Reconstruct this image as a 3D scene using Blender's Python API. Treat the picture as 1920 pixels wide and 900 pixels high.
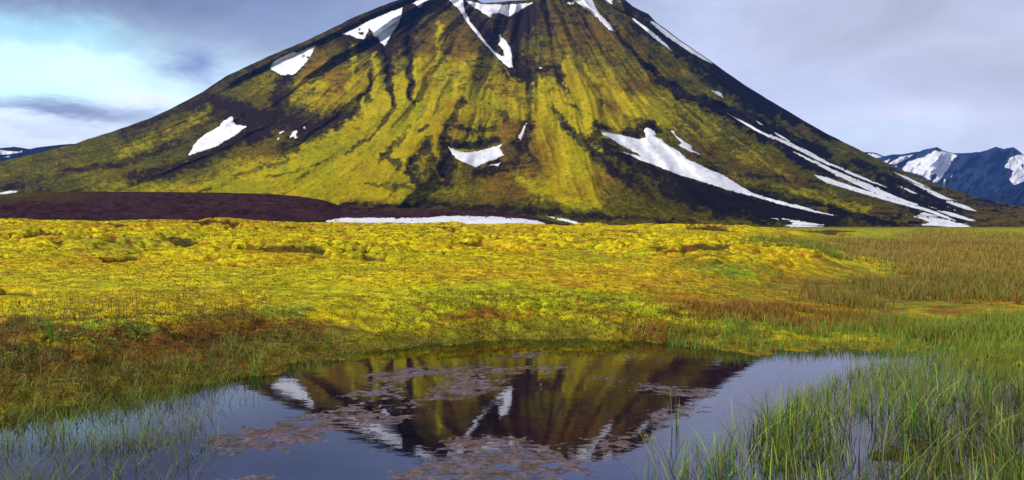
import bpy, math, random
import numpy as np
D2R = math.radians
sc = bpy.context.scene
for o in list(bpy.data.objects):
    bpy.data.objects.remove(o)

# ------------------------------------------------------------ camera, sky, sun
F = 1500.0            # focal length in photo pixels (photo is 1920 x 900)
CU, HV = 960.0, 425.0   # principal column, horizon row
CH = 1.3              # eye height above the water
cam_d = bpy.data.cameras.new('camera'); cam = bpy.data.objects.new('camera', cam_d)
sc.collection.objects.link(cam); sc.camera = cam
cam.location = (0, 0, CH); cam.rotation_euler = (D2R(90), 0, 0)
cam_d.sensor_width = 36; cam_d.lens = 36 * F / 1920
cam_d.shift_y = -25 / 1920
cam_d.clip_start = 0.05; cam_d.clip_end = 90000
sc.view_settings.view_transform = 'Standard'; sc.view_settings.look = 'None'
sc.view_settings.exposure = 0.14; sc.view_settings.gamma = 1
sc.cycles.use_denoising = True
sc.cycles.max_bounces = 6; sc.cycles.transparent_max_bounces = 24
sc.cycles.volume_bounces = 0
sc.cycles.sample_clamp_indirect = 6

SUN_EL, SUN_AZ = 35.0, -118.0    # azimuth clockwise from +Y (view direction): behind the left shoulder
sun_d = bpy.data.lights.new('sun', 'SUN'); sun = bpy.data.objects.new('sun', sun_d)
sc.collection.objects.link(sun)
sun_d.energy = 4.0; sun_d.angle = D2R(3); sun_d.color = (1, .955, .88)
el, az = D2R(SUN_EL), D2R(SUN_AZ)
from mathutils import Vector
sdir = Vector((math.sin(az) * math.cos(el), math.cos(az) * math.cos(el), math.sin(el)))
sun.rotation_euler = (-sdir).to_track_quat('-Z', 'Y').to_euler()

class NT:
    """small helper to write node trees"""
    def __init__(s, t): s.t = t; t.nodes.clear()
    def n(s, typ, **kw):
        nd = s.t.nodes.new(typ)
        for k, v in kw.items(): setattr(nd, k, v)
        return nd
    def put(s, sock, v):
        if v is None: return
        if isinstance(v, bpy.types.NodeSocket): s.t.links.new(v, sock)
        elif isinstance(v, (tuple, list)) and len(v) == 3 and sock.type == 'RGBA': sock.default_value = (*v, 1)
        else: sock.default_value = v
    def m(s, op, a, b=None, c=None, clamp=False):
        nd = s.n('ShaderNodeMath', operation=op, use_clamp=clamp)
        s.put(nd.inputs[0], a); s.put(nd.inputs[1], b); s.put(nd.inputs[2], c)
        return nd.outputs[0]
    def mix(s, f, a, b, mode='MIX'):
        nd = s.n('ShaderNodeMix', data_type='RGBA', blend_type=mode)
        s.put(nd.inputs[0], f); s.put(nd.inputs[6], a); s.put(nd.inputs[7], b)
        return nd.outputs[2]
    def noise(s, vec, scale, detail=4, rough=.55, dist=0):
        nd = s.n('ShaderNodeTexNoise'); s.put(nd.inputs['Vector'], vec)
        nd.inputs['Scale'].default_value = scale; nd.inputs['Detail'].default_value = detail
        nd.inputs['Roughness'].default_value = rough; nd.inputs['Distortion'].default_value = dist
        return nd.outputs[0]
    def rng(s, v, a, b, c=0., d=1., smooth=False):
        nd = s.n('ShaderNodeMapRange'); nd.interpolation_type = 'SMOOTHSTEP' if smooth else 'LINEAR'
        s.put(nd.inputs[0], v)
        for i, q in enumerate((a, b, c, d)): nd.inputs[i + 1].default_value = q
        return nd.outputs[0]
    def scalev(s, vec, sc3):
        nd = s.n('ShaderNodeVectorMath', operation='MULTIPLY'); s.put(nd.inputs[0], vec); nd.inputs[1].default_value = sc3
        return nd.outputs[0]

def lin(r, g, b):
    return tuple(((c / 255 + .055) / 1.055) ** 2.4 if c > 10 else c / 255 / 12.92 for c in (r, g, b))

w = bpy.data.worlds.new('World'); sc.world = w; w.use_nodes = True
N = NT(w.node_tree)
sky = N.n('ShaderNodeTexSky', sky_type='NISHITA', sun_disc=False)
sky.sun_elevation = el; sky.sun_rotation = az; sky.air_density = 1.2; sky.dust_density = 1.0
geo = N.n('ShaderNodeTexCoord').outputs['Generated']
sep = N.n('ShaderNodeSeparateXYZ'); N.put(sep.inputs[0], geo)
AZ = N.m('ARCTAN2', sep.outputs[0], sep.outputs[1])
EL = N.m('ARCSINE', sep.outputs[2])
cv = N.n('ShaderNodeCombineXYZ'); N.put(cv.inputs[0], AZ); N.put(cv.inputs[1], EL)
CV = cv.outputs[0]
wob = N.noise(N.scalev(CV, (3, 9, 1)), 1.6, 8, .62)
wob2 = N.noise(N.scalev(CV, (2.2, 5, 1)), 3.0, 8, .62, .5)
dAZ = N.m('ADD', AZ, N.m('MULTIPLY', N.m('SUBTRACT', wob, .5), .22))
dEL = N.m('ADD', EL, N.m('MULTIPLY', N.m('SUBTRACT', wob2, .5), .07))
def g(u0, v0, su, sv, amp=1.0):
    a0 = math.atan((u0 - CU) / F); e0 = math.atan((HV - v0) / math.hypot(F, u0 - CU))
    p = N.m('POWER', N.m('ABSOLUTE', N.m('DIVIDE', N.m('SUBTRACT', dAZ, a0), su / F)), 2)
    q = N.m('POWER', N.m('ABSOLUTE', N.m('DIVIDE', N.m('SUBTRACT', dEL, e0), sv / F)), 2)
    return N.m('MULTIPLY', N.m('EXPONENT', N.m('MULTIPLY', N.m('ADD', p, q), -1.0)), amp, clamp=True)
ramp = N.n('ShaderNodeValToRGB'); N.put(ramp.inputs[0], N.m('DIVIDE', dEL, 1.57))
cr = ramp.color_ramp
for i, (p, c) in enumerate([(0, lin(214, 225, 246)), (.07, lin(200, 206, 228)), (.17, lin(172, 180, 208)), (.225, lin(96, 130, 232)), (.36, lin(150, 156, 170)), (1, lin(172, 172, 174))]):
    e = cr.elements[i] if i < 2 else cr.elements.new(p)
    e.position = p; e.color = (*c, 1)
col = ramp.outputs[0]
SKYP = [ # u, v, su, sv, amp, colour
    (330, -20, 520, 95, .95, lin(90, 106, 142)),
    (40, 30, 260, 60, .6, lin(112, 128, 158)),
    (620, 40, 260, 90, .5, lin(135, 155, 195)),
    (60, 150, 420, 68, 1.0, lin(188, 230, 238)),
    (180, 115, 200, 20, .55, lin(205, 232, 240)),
    (60, 60, 130, 30, .55, lin(150, 205, 225)),
    (420, 175, 160, 40, .7, lin(196, 214, 242)),
    (360, 125, 75, 28, .8, lin(100, 118, 176)),
    (170, 214, 170, 17, .95, lin(122, 132, 172)),
    (90, 235, 220, 12, .6, lin(200, 215, 240)),
    (270, 190, 50, 16, .6, lin(205, 200, 228)),
    (60, 243, 190, 8, .7, lin(140, 155, 196)),
    (130, 255, 260, 22, .6, lin(224, 232, 238)),
    (1560, 30, 360, 70, .55, lin(166, 168, 188)),
    (1800, 120, 260, 60, .5, lin(178, 178, 196)),
    (1290, 60, 150, 90, .5, lin(190, 204, 238)),
    (1450, 180, 260, 50, .5, lin(178, 190, 226)),
    (1750, 225, 300, 26, .6, lin(208, 212, 232)),
    (1640, 255, 200, 18, .5, lin(196, 216, 240)),
]
for (u0, v0, su, sv, a_, c_) in SKYP:
    col = N.mix(g(u0, v0, su, sv, a_), col, tuple(q * (1.3 if u0 < 500 and c_[1] > .55 else 1.0) for q in c_))
shade = N.rng(N.noise(N.scalev(CV, (2.6, 5.5, 1)), 2.0, 8, .58, .5), .28, .72, 1.0, 1.34)
comb = N.n('ShaderNodeCombineXYZ')
for k in range(3): N.put(comb.inputs[k], shade)
col = N.mix(1.0, col, comb.outputs[0], 'MULTIPLY')
SKY_STR = .1
col10 = N.mix(1.0, col, (1 / SKY_STR,) * 3, 'MULTIPLY')
gap = N.rng(N.noise(N.scalev(CV, (1.5, 3, 1)), 1.4, 5, .6), .52, .75, 0, .12)
fin = N.mix(gap, col10, sky.outputs[0])
bg = N.n('ShaderNodeBackground'); N.put(bg.inputs[0], fin); bg.inputs[1].default_value = SKY_STR
out = N.n('ShaderNodeOutputWorld'); N.put(out.inputs[0], bg.outputs[0])

# ------------------------------------------------------------ numpy helpers
rs = np.random.RandomState(7)
TAB = [rs.rand(256, 256).astype(np.float32) * 2 - 1 for _ in range(8)]
def vn(x, y, k=0):
    xi = np.floor(x).astype(np.int64); yi = np.floor(y).astype(np.int64)
    fx = (x - xi).astype(np.float32); fy = (y - yi).astype(np.float32)
    fx = fx * fx * fx * (fx * (fx * 6 - 15) + 10); fy = fy * fy * fy * (fy * (fy * 6 - 15) + 10)
    T = TAB[k % 8]; x0 = xi & 255; x1 = (xi + 1) & 255; y0 = yi & 255; y1 = (yi + 1) & 255
    a = T[x0, y0] * (1 - fx) + T[x1, y0] * fx
    b = T[x0, y1] * (1 - fx) + T[x1, y1] * fx
    return a * (1 - fy) + b * fy
def fbm(x, y, o=4, k=0, r=.55):
    s = 0; a = 1; t = 0
    for i in range(o):
        s = s + a * vn(x * 2 ** i + 17.3 * i, y * 2 ** i + 9.1 * i, k + i); t += a; a *= r
    return s / t * 1.5
def ss(x, a, b):
    t = np.clip((x - a) / (b - a), 0, 1); return t * t * (3 - 2 * t)
def pdist(x, y, pts):
    """distance from points to an open polyline, and the fraction of the way along it"""
    best = np.full(x.shape, 1e9, np.float32); al = np.zeros(x.shape, np.float32)
    n = len(pts) - 1
    for i in range(n):
        (ax, ay), (bx, by) = pts[i], pts[i + 1]
        dx, dy = bx - ax, by - ay
        t = np.clip(((x - ax) * dx + (y - ay) * dy) / (dx * dx + dy * dy + 1e-9), 0, 1)
        d = np.hypot(x - ax - t * dx, y - ay - t * dy)
        c = d < best; best = np.where(c, d, best); al = np.where(c, (i + t) / n, al)
    return best, al
def inside(x, y, poly):
    r = np.zeros(x.shape, bool); n = len(poly)
    for i in range(n):
        (x1, y1), (x2, y2) = poly[i], poly[(i + 1) % n]
        if y1 == y2: continue
        c = ((y1 > y) != (y2 > y)) & (x < (x2 - x1) * (y - y1) / (y2 - y1) + x1)
        r ^= c
    return r

def mesh_obj(name, V, Fq, mat, cols=None, parent=None, smooth=True, tri=False):
    me = bpy.data.meshes.new(name)
    k = 3 if tri else 4
    V = np.asarray(V, np.float32).reshape(-1, 3); Fq = np.asarray(Fq, np.int32).reshape(-1, k)
    me.vertices.add(len(V)); me.vertices.foreach_set('co', V.ravel())
    me.loops.add(len(Fq) * k); me.loops.foreach_set('vertex_index', Fq.ravel())
    me.polygons.add(len(Fq)); me.polygons.foreach_set('loop_start', np.arange(0, len(Fq) * k, k, dtype=np.int32))
    me.update(calc_edges=True)
    if smooth: me.polygons.foreach_set('use_smooth', np.ones(len(Fq), bool))
    if cols is not None:
        at = me.color_attributes.new('Col', 'FLOAT_COLOR', 'POINT')
        c4 = np.ones((len(V), 4), np.float32); c4[:, :3] = cols
        at.data.foreach_set('color', c4.ravel())
    me.validate()
    me.materials.append(mat)
    o = bpy.data.objects.new(name, me); sc.collection.objects.link(o)
    if parent: o.parent = parent
    return o
def tag(o, label=None, cat=None, group=None, kind=None):
    if label: o['label'] = label
    if cat: o['category'] = cat
    if group: o['group'] = group
    if kind: o['kind'] = kind
    return o
def gridfaces(nr, nc):
    i = np.arange(nr * nc).reshape(nr, nc)
    return np.stack([i[:-1, :-1], i[:-1, 1:], i[1:, 1:], i[1:, :-1]], -1).reshape(-1, 4)

# ------------------------------------------------------------ materials
def mat_new(name):
    m = bpy.data.materials.new(name); m.use_nodes = True
    return m, NT(m.node_tree)
def finish(N, surf, disp=None):
    o = N.n('ShaderNodeOutputMaterial'); N.put(o.inputs[0], surf)
def principled(N, base, rough=.9, normal=None, spec=.2, **kw):
    p = N.n('ShaderNodeBsdfPrincipled'); N.put(p.inputs['Base Color'], base); N.put(p.inputs['Roughness'], rough)
    p.inputs['Specular IOR Level'].default_value = spec
    if normal is not None: N.put(p.inputs['Normal'], normal)
    return p
def bump(N, h, dist, strength=1.0):
    b = N.n('ShaderNodeBump'); b.inputs['Strength'].default_value = strength; b.inputs['Distance'].default_value = dist
    N.put(b.inputs['Height'], h); return b.outputs[0]
def attr(N, name='Col'):
    a = N.n('ShaderNodeAttribute'); a.attribute_name = name; return a.outputs['Color']
def vmul(N, colr, f):
    c = N.n('ShaderNodeCombineXYZ')
    for k in range(3): N.put(c.inputs[k], f)
    return N.mix(1.0, colr, c.outputs[0], 'MULTIPLY')

def m_terrain(name, s1, s2, bd, lo=.6, hi=1.4):
    m, N = mat_new(name); pos = N.n('ShaderNodeNewGeometry').outputs['Position']
    a = N.noise(pos, s1, 8, .75); b = N.noise(pos, s2, 5, .6)
    c = vmul(N, attr(N), N.m('MULTIPLY', N.rng(a, .25, .75, lo, hi), N.rng(b, .25, .75, .85, 1.15)))
    finish(N, principled(N, c, .95, bump(N, a, bd, .8), .0).outputs[0]); return m
M_mount = m_terrain('moss_and_scree', .09, .012, 6.0)
M_far = m_terrain('far_rock', .006, .002, 20., .8, 1.2)
def m_snow():
    m, N = mat_new('old_snow'); pos = N.n('ShaderNodeNewGeometry').outputs['Position']
    a = N.noise(N.scalev(pos, (1, 1, 3)), .02, 6, .6); b = N.noise(pos, .25, 4, .6)
    c = N.mix(1.0, attr(N), N.mix(N.rng(a, .35, .75, 0, .8), (1, 1, 1), (.80, .79, .80)), 'MULTIPLY')
    finish(N, principled(N, c, .7, bump(N, b, 1.2, .35), .2).outputs[0]); return m
M_snow = m_snow()
def m_ground():
    m, N = mat_new('moss_ground'); pos = N.n('ShaderNodeNewGeometry').outputs['Position']
    a = N.noise(pos, 14, 6, .7, .6); b = N.noise(N.scalev(pos, (.6, 1.2, 1)), 3.6, 6, .7)
    v = N.n('ShaderNodeTexVoronoi'); N.put(v.inputs['Vector'], N.scalev(pos, (1, 1, 1))); v.inputs['Scale'].default_value = 42
    c = vmul(N, attr(N), N.m('MULTIPLY', N.rng(a, .28, .72, .5, 1.45), N.rng(b, .32, .66, .55, 1.30)))
    h = N.m('ADD', a, N.m('MULTIPLY', v.outputs[0], -.25))
    finish(N, principled(N, c, .95, bump(N, h, .05, .9), .1).outputs[0]); return m
M_ground = m_ground()
def m_leaf(name, trans=.35, rough=.55):
    m, N = mat_new(name); c = attr(N)
    p = principled(N, c, rough, None, .3)
    t = N.n('ShaderNodeBsdfTranslucent'); N.put(t.inputs[0], c)
    mx = N.n('ShaderNodeMixShader'); mx.inputs[0].default_value = trans
    N.put(mx.inputs[1], p.outputs[0]); N.put(mx.inputs[2], t.outputs[0]); finish(N, mx.outputs[0]); return m
M_leaf = m_leaf('grass_blades'); M_moss = m_leaf('moss_tips', .3, .9)
def m_water():
    m, N = mat_new('pond_water'); pos = N.n('ShaderNodeNewGeometry').outputs['Position']
    a = N.noise(N.scalev(pos, (1.0, 2.2, 1)), 2.6, 3, .5)
    b = N.noise(N.scalev(pos, (1, 3.0, 1)), 13, 2, .5)
    patch = N.rng(N.noise(pos, .8, 2), .42, .62, .25, 1.0)
    h = N.m('ADD', a, N.m('MULTIPLY', N.m('MULTIPLY', b, patch), .28))
    nm = bump(N, h, .0011, .45)
    fr = N.n('ShaderNodeFresnel'); fr.inputs[0].default_value = 2.4; N.put(fr.inputs[1], nm)
    gl = N.n('ShaderNodeBsdfGlossy'); gl.inputs['Roughness'].default_value = .015; N.put(gl.inputs[0], (.86, .90, 1.0)); N.put(gl.inputs['Normal'], nm)
    tr = N.n('ShaderNodeBsdfTransparent'); N.put(tr.inputs[0], (.80, .68, .42))
    mx = N.n('ShaderNodeMixShader'); N.put(mx.inputs[0], fr.outputs[0]); N.put(mx.inputs[1], tr.outputs[0]); N.put(mx.inputs[2], gl.outputs[0])
    finish(N, mx.outputs[0]); return m
M_water = m_water()
def m_algae():
    m, N = mat_new('algae_mat'); pos = N.n('ShaderNodeNewGeometry').outputs['Position']
    a = N.noise(pos, 22, 5, .7); b = N.noise(pos, 1.6, 3, .6)
    c = N.mix(N.rng(b, .38, .62), (.150, .082, .092), (.140, .115, .140))
    c = N.mix(N.rng(N.noise(pos, 5, 6, .75), .4, .62), c, (.085, .060, .030)); c = vmul(N, c, N.rng(a, .3, .7, .35, 1.6))
    p = principled(N, c, N.rng(a, .35, .65, .5, .9), bump(N, a, .006, .8), .2)
    t = N.n('ShaderNodeBsdfTransparent'); mx = N.n('ShaderNodeMixShader'); N.put(mx.inputs[0], N.rng(N.noise(pos, 9, 7, .8), .50, .60, 0, .8))   # the film thins out to open water in places
    N.put(mx.inputs[1], p.outputs[0]); N.put(mx.inputs[2], t.outputs[0]); finish(N, mx.outputs[0]); return m
M_algae = m_algae()
def m_plain(name, c, rough=.7):
    m, N = mat_new(name); pos = N.n('ShaderNodeNewGeometry').outputs['Position']
    finish(N, principled(N, vmul(N, N.mix(0., c, c), N.rng(N.noise(pos, 60, 4), .3, .7, .7, 1.3)), rough).outputs[0]); return m

# ------------------------------------------------------------ terrain faces seen from the plain
class Face:
    """a hill: ridge line at distance Yr whose outline is `sil`, falling towards the viewer to the foot at Yf"""
    def __init__(s, sil, Yf, Yr, p, u0, u1, relief=None, silnoise=0, foot_z=.9):
        s.u0, s.u1 = u0, u1
        s.us = np.arange(u0, u1 + 1, 1.0)
        sx, sy = zip(*sil); s.vs = np.interp(s.us, sx, sy)
        if silnoise: s.vs = s.vs + silnoise * fbm(s.us / 22, s.us * 0, 4, 2)
        a = (s.us - CU) / F
        s.Yf = np.broadcast_to(Yf(a) if callable(Yf) else Yf, a.shape).astype(float)
        s.Yr = np.broadcast_to(Yr(a) if callable(Yr) else Yr, a.shape).astype(float)
        t = np.linspace(0, 1, 300)[:, None]
        top = (HV - s.vs) / F * s.Yr + CH
        s.top = np.maximum(top, foot_z + .5)
        Y = s.Yf + (s.Yr - s.Yf) * t
        Z = foot_z + (s.top - foot_z) * t ** p
        V = HV - F * (Z - CH) / Y
        V = np.minimum.accumulate(V, 0)
        s.vf = V[0].copy(); s.vt = V[-1].copy()
        s.v0 = math.floor(V.min()) - 2; s.v1 = 440
        s.vv = np.arange(s.v0, s.v1 + 1, 1.0)
        s.D = np.empty((len(s.vv), len(s.us)), np.float32)
        for j in range(len(s.us)):
            s.D[:, j] = np.interp(-s.vv, -V[:, j], Y[:, j])
        s.UU, s.VV = np.meshgrid(s.us, s.vv)
        if relief is not None:
            R = relief(s.UU, s.VV, s)
            fade = ss(s.VV - s.vt[None, :], 0, 14)
            s.R = (R * fade).astype(np.float32)
        else: s.R = np.zeros_like(s.D)
        B = s.R.copy()
        for ax in (0, 1):
            for k in range(3):
                B = (B + np.roll(B, 1, ax) + np.roll(B, -1, ax) + np.roll(B, 2, ax) + np.roll(B, -2, ax)) / 5
        s.RS = B
    def samp(s, A, u, v):
        x = np.clip(u - s.u0, 0, len(s.us) - 1.001); y = np.clip(v - s.v0, 0, len(s.vv) - 1.001)
        xi = x.astype(int); yi = y.astype(int); fx = x - xi; fy = y - yi
        return (A[yi, xi] * (1 - fx) + A[yi, xi + 1] * fx) * (1 - fy) + (A[yi + 1, xi] * (1 - fx) + A[yi + 1, xi + 1] * fx) * fy
    def P(s, u, v, lift=0., snow=False):
        d = s.samp(s.D, u, v) - lift
        d = d - (np.maximum(s.samp(s.RS, u, v), s.samp(s.R, u, v) - 2.0) if snow else s.samp(s.R, u, v))
        return np.stack([(u - CU) / F * d, d, CH + (HV - v) / F * d], -1)
    def build(s, name, mat, step, rows, colf, backw=1.0):
        us = np.arange(s.u0, s.u1 + .01, step)
        vt = np.interp(us, s.us, s.vt); vf = np.interp(us, s.us, s.vf)
        Yr = np.interp(us, s.us, s.Yr); Yf = np.interp(us, s.us, s.Yf); top = np.interp(us, s.us, s.top)
        t = np.linspace(0, 1, rows)[:, None]
        V = vf + (vt - vf) * t; U = np.broadcast_to(us, V.shape)
        P = s.P(U, V)
        P[-1] = np.stack([(us - CU) / F * Yr, Yr, top], -1)
        C = colf(U, V)
        # far side of the hill, falling away behind the ridge
        nb = 10; tb = np.linspace(0, 1, nb + 1)[1:, None]
        Yb = Yr + (Yr - Yf) * tb * backw
        Zb = top * (1 - tb) ** 1.4
        B = np.stack([(us - CU) / F * Yr + 0 * Yb, Yb, Zb], -1)
        C = np.concatenate([C, np.broadcast_to(C[-1], (nb,) + C[-1].shape)], 0)
        # skirt under the foot
        sk = P[0].copy(); sk[:, 2] -= 6
        A = np.concatenate([sk[None], P, B], 0); C = np.concatenate([C[:1], C], 0)
        return mesh_obj(name, A, gridfaces(*A.shape[:2]), mat, C.reshape(-1, 3))

SIL = [(-1100, 424), (-700, 412), (-400, 388), (-200, 352), (0, 303), (65, 289), (100, 279), (140, 270), (165, 260), (210, 247), (280, 222), (320, 204), (380, 172),
       (425, 142), (500, 107), (575, 76), (640, 45), (655, 36), (695, 20), (730, 5), (745, 0), (790, -12), (840, -14), (880, -5), (896, 0), (903, 5), (929, 5), (951, 2),
       (987, 0), (1010, -6), (1060, -14), (1100, -12), (1140, -7), (1172, 0), (1186, 12), (1200, 19), (1216, 26), (1230, 41), (1275, 75), (1340, 120), (1390, 155),
       (1450, 192), (1500, 222), (1550, 250), (1620, 285), (1650, 300), (1700, 323), (1747, 342), (1833, 370), (1893, 383), (1920, 388), (2020, 402), (2200, 418), (2500, 424)]
_uL = ([p[1] for p in SIL if p[0] <= 840][::-1], [p[0] for p in SIL if p[0] <= 840][::-1])
_r = [p for p in SIL if p[0] >= 1100]; _uR = ([p[1] for p in _r], [p[0] for p in _r])
def fall(u, v):
    """w = constant along the fall lines that fan out from the summit"""
    uc = 985.
    L = uc - np.interp(v, *_uL); R = np.interp(v, *_uR) - uc
    return np.where(u < uc, (u - uc) / np.maximum(L, 60), (u - uc) / np.maximum(R, 60))

GM = """
.1 .1 .1 .1 .1 .1 .1 .4 .3 .4 .25 .15 .1 .1 .1 .1 .1
.1 .1 .1 .1 .1 .15 .15 .5 .25 .5 .4 .2 .1 .1 .1 .1 .1
.1 .1 .1 .1 .15 .4 .2 .62 .35 .6 .5 .35 .1 .1 .1 .1 .1
.1 .1 .1 .15 .4 .7 .5 .75 .5 .65 .5 .45 .15 .1 .1 .1 .1
.1 .1 .15 .2 .5 .75 .85 .8 .65 .7 .6 .45 .2 .12 .1 .1 .1
.1 .15 .25 .25 .35 .65 .9 .85 .75 .85 .75 .55 .3 .25 .15 .1 .1
.4 .42 .38 .4 .25 .5 .95 .85 .8 .85 .6 .6 .45 .3 .25 .1 .1
.45 .48 .46 .34 .5 .75 .95 .75 .6 .95 .45 .5 .5 .35 .3 .25 .2
.5 .5 .42 .4 .8 .95 .85 .5 .62 .85 .35 .25 .5 .5 .35 .4 .3
.3 .4 .6 .8 .95 .95 .8 .5 .62 .78 .38 .2 .25 .35 .45 .4 .45
.4 .5 .5 .6 .6 .6 .4 .3 .35 .4 .4 .28 .2 .25 .35 .35 .42
.4 .4 .4 .4 .4 .4 .4 .4 .4 .4 .45 .4 .3 .3 .35 .35 .45"""
GH = """
.5 .5 .5 .5 .5 .4 .4 .5 .4 .5 .5 .5 .5 .5 .5 .5 .5
.5 .5 .5 .5 .5 .4 .3 .8 .5 .8 .6 .5 .5 .5 .5 .5 .5
.5 .5 .5 .5 .4 .6 .3 .85 .5 .8 .5 .4 .5 .5 .5 .5 .5
.5 .5 .5 .4 .4 .8 .4 .7 .6 .45 .4 .4 .4 .5 .5 .5 .5
.5 .5 .4 .3 .4 .7 .3 .55 .6 .3 .4 .4 .3 .4 .5 .5 .5
.5 .4 .3 .3 .4 .3 .2 .3 .5 .3 .4 .3 .3 .4 .4 .5 .5
.3 .2 .2 .3 .4 .3 .2 .4 .6 .4 .5 .3 .3 .5 .5 .5 .5
.2 .2 .2 .3 .4 .2 .3 .4 .8 .4 .5 .6 .4 .6 .5 .5 .5
.2 .2 .2 .3 .2 .2 .4 .4 .7 .4 .5 .5 .5 .3 .5 .5 .6
.2 .2 .2 .2 .1 .2 .3 .3 .6 .3 .4 .5 .3 .2 .2 .6 .6
.3 .2 .2 .2 .2 .3 .4 .4 .5 .3 .3 .4 .4 .4 .6 .6 .6
.3 .3 .3 .3 .3 .3 .4 .4 .5 .4 .4 .4 .4 .4 .6 .6 .6"""
def cgrid(txt, u, v):
    A = np.array([[float(q) for q in l.split()] for l in txt.strip().splitlines()], np.float32)
    x = np.clip(u / 120., 0, 15.999); y = np.clip(v / 40., 0, 10.999)
    xi = x.astype(int); yi = y.astype(int); fx = x - xi; fy = y - yi; fx = fx * fx * (3 - 2 * fx); fy = fy * fy * (3 - 2 * fy)
    return (A[yi, xi] * (1 - fx) + A[yi, xi + 1] * fx) * (1 - fy) + (A[yi + 1, xi] * (1 - fx) + A[yi + 1, xi + 1] * fx) * fy
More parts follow.
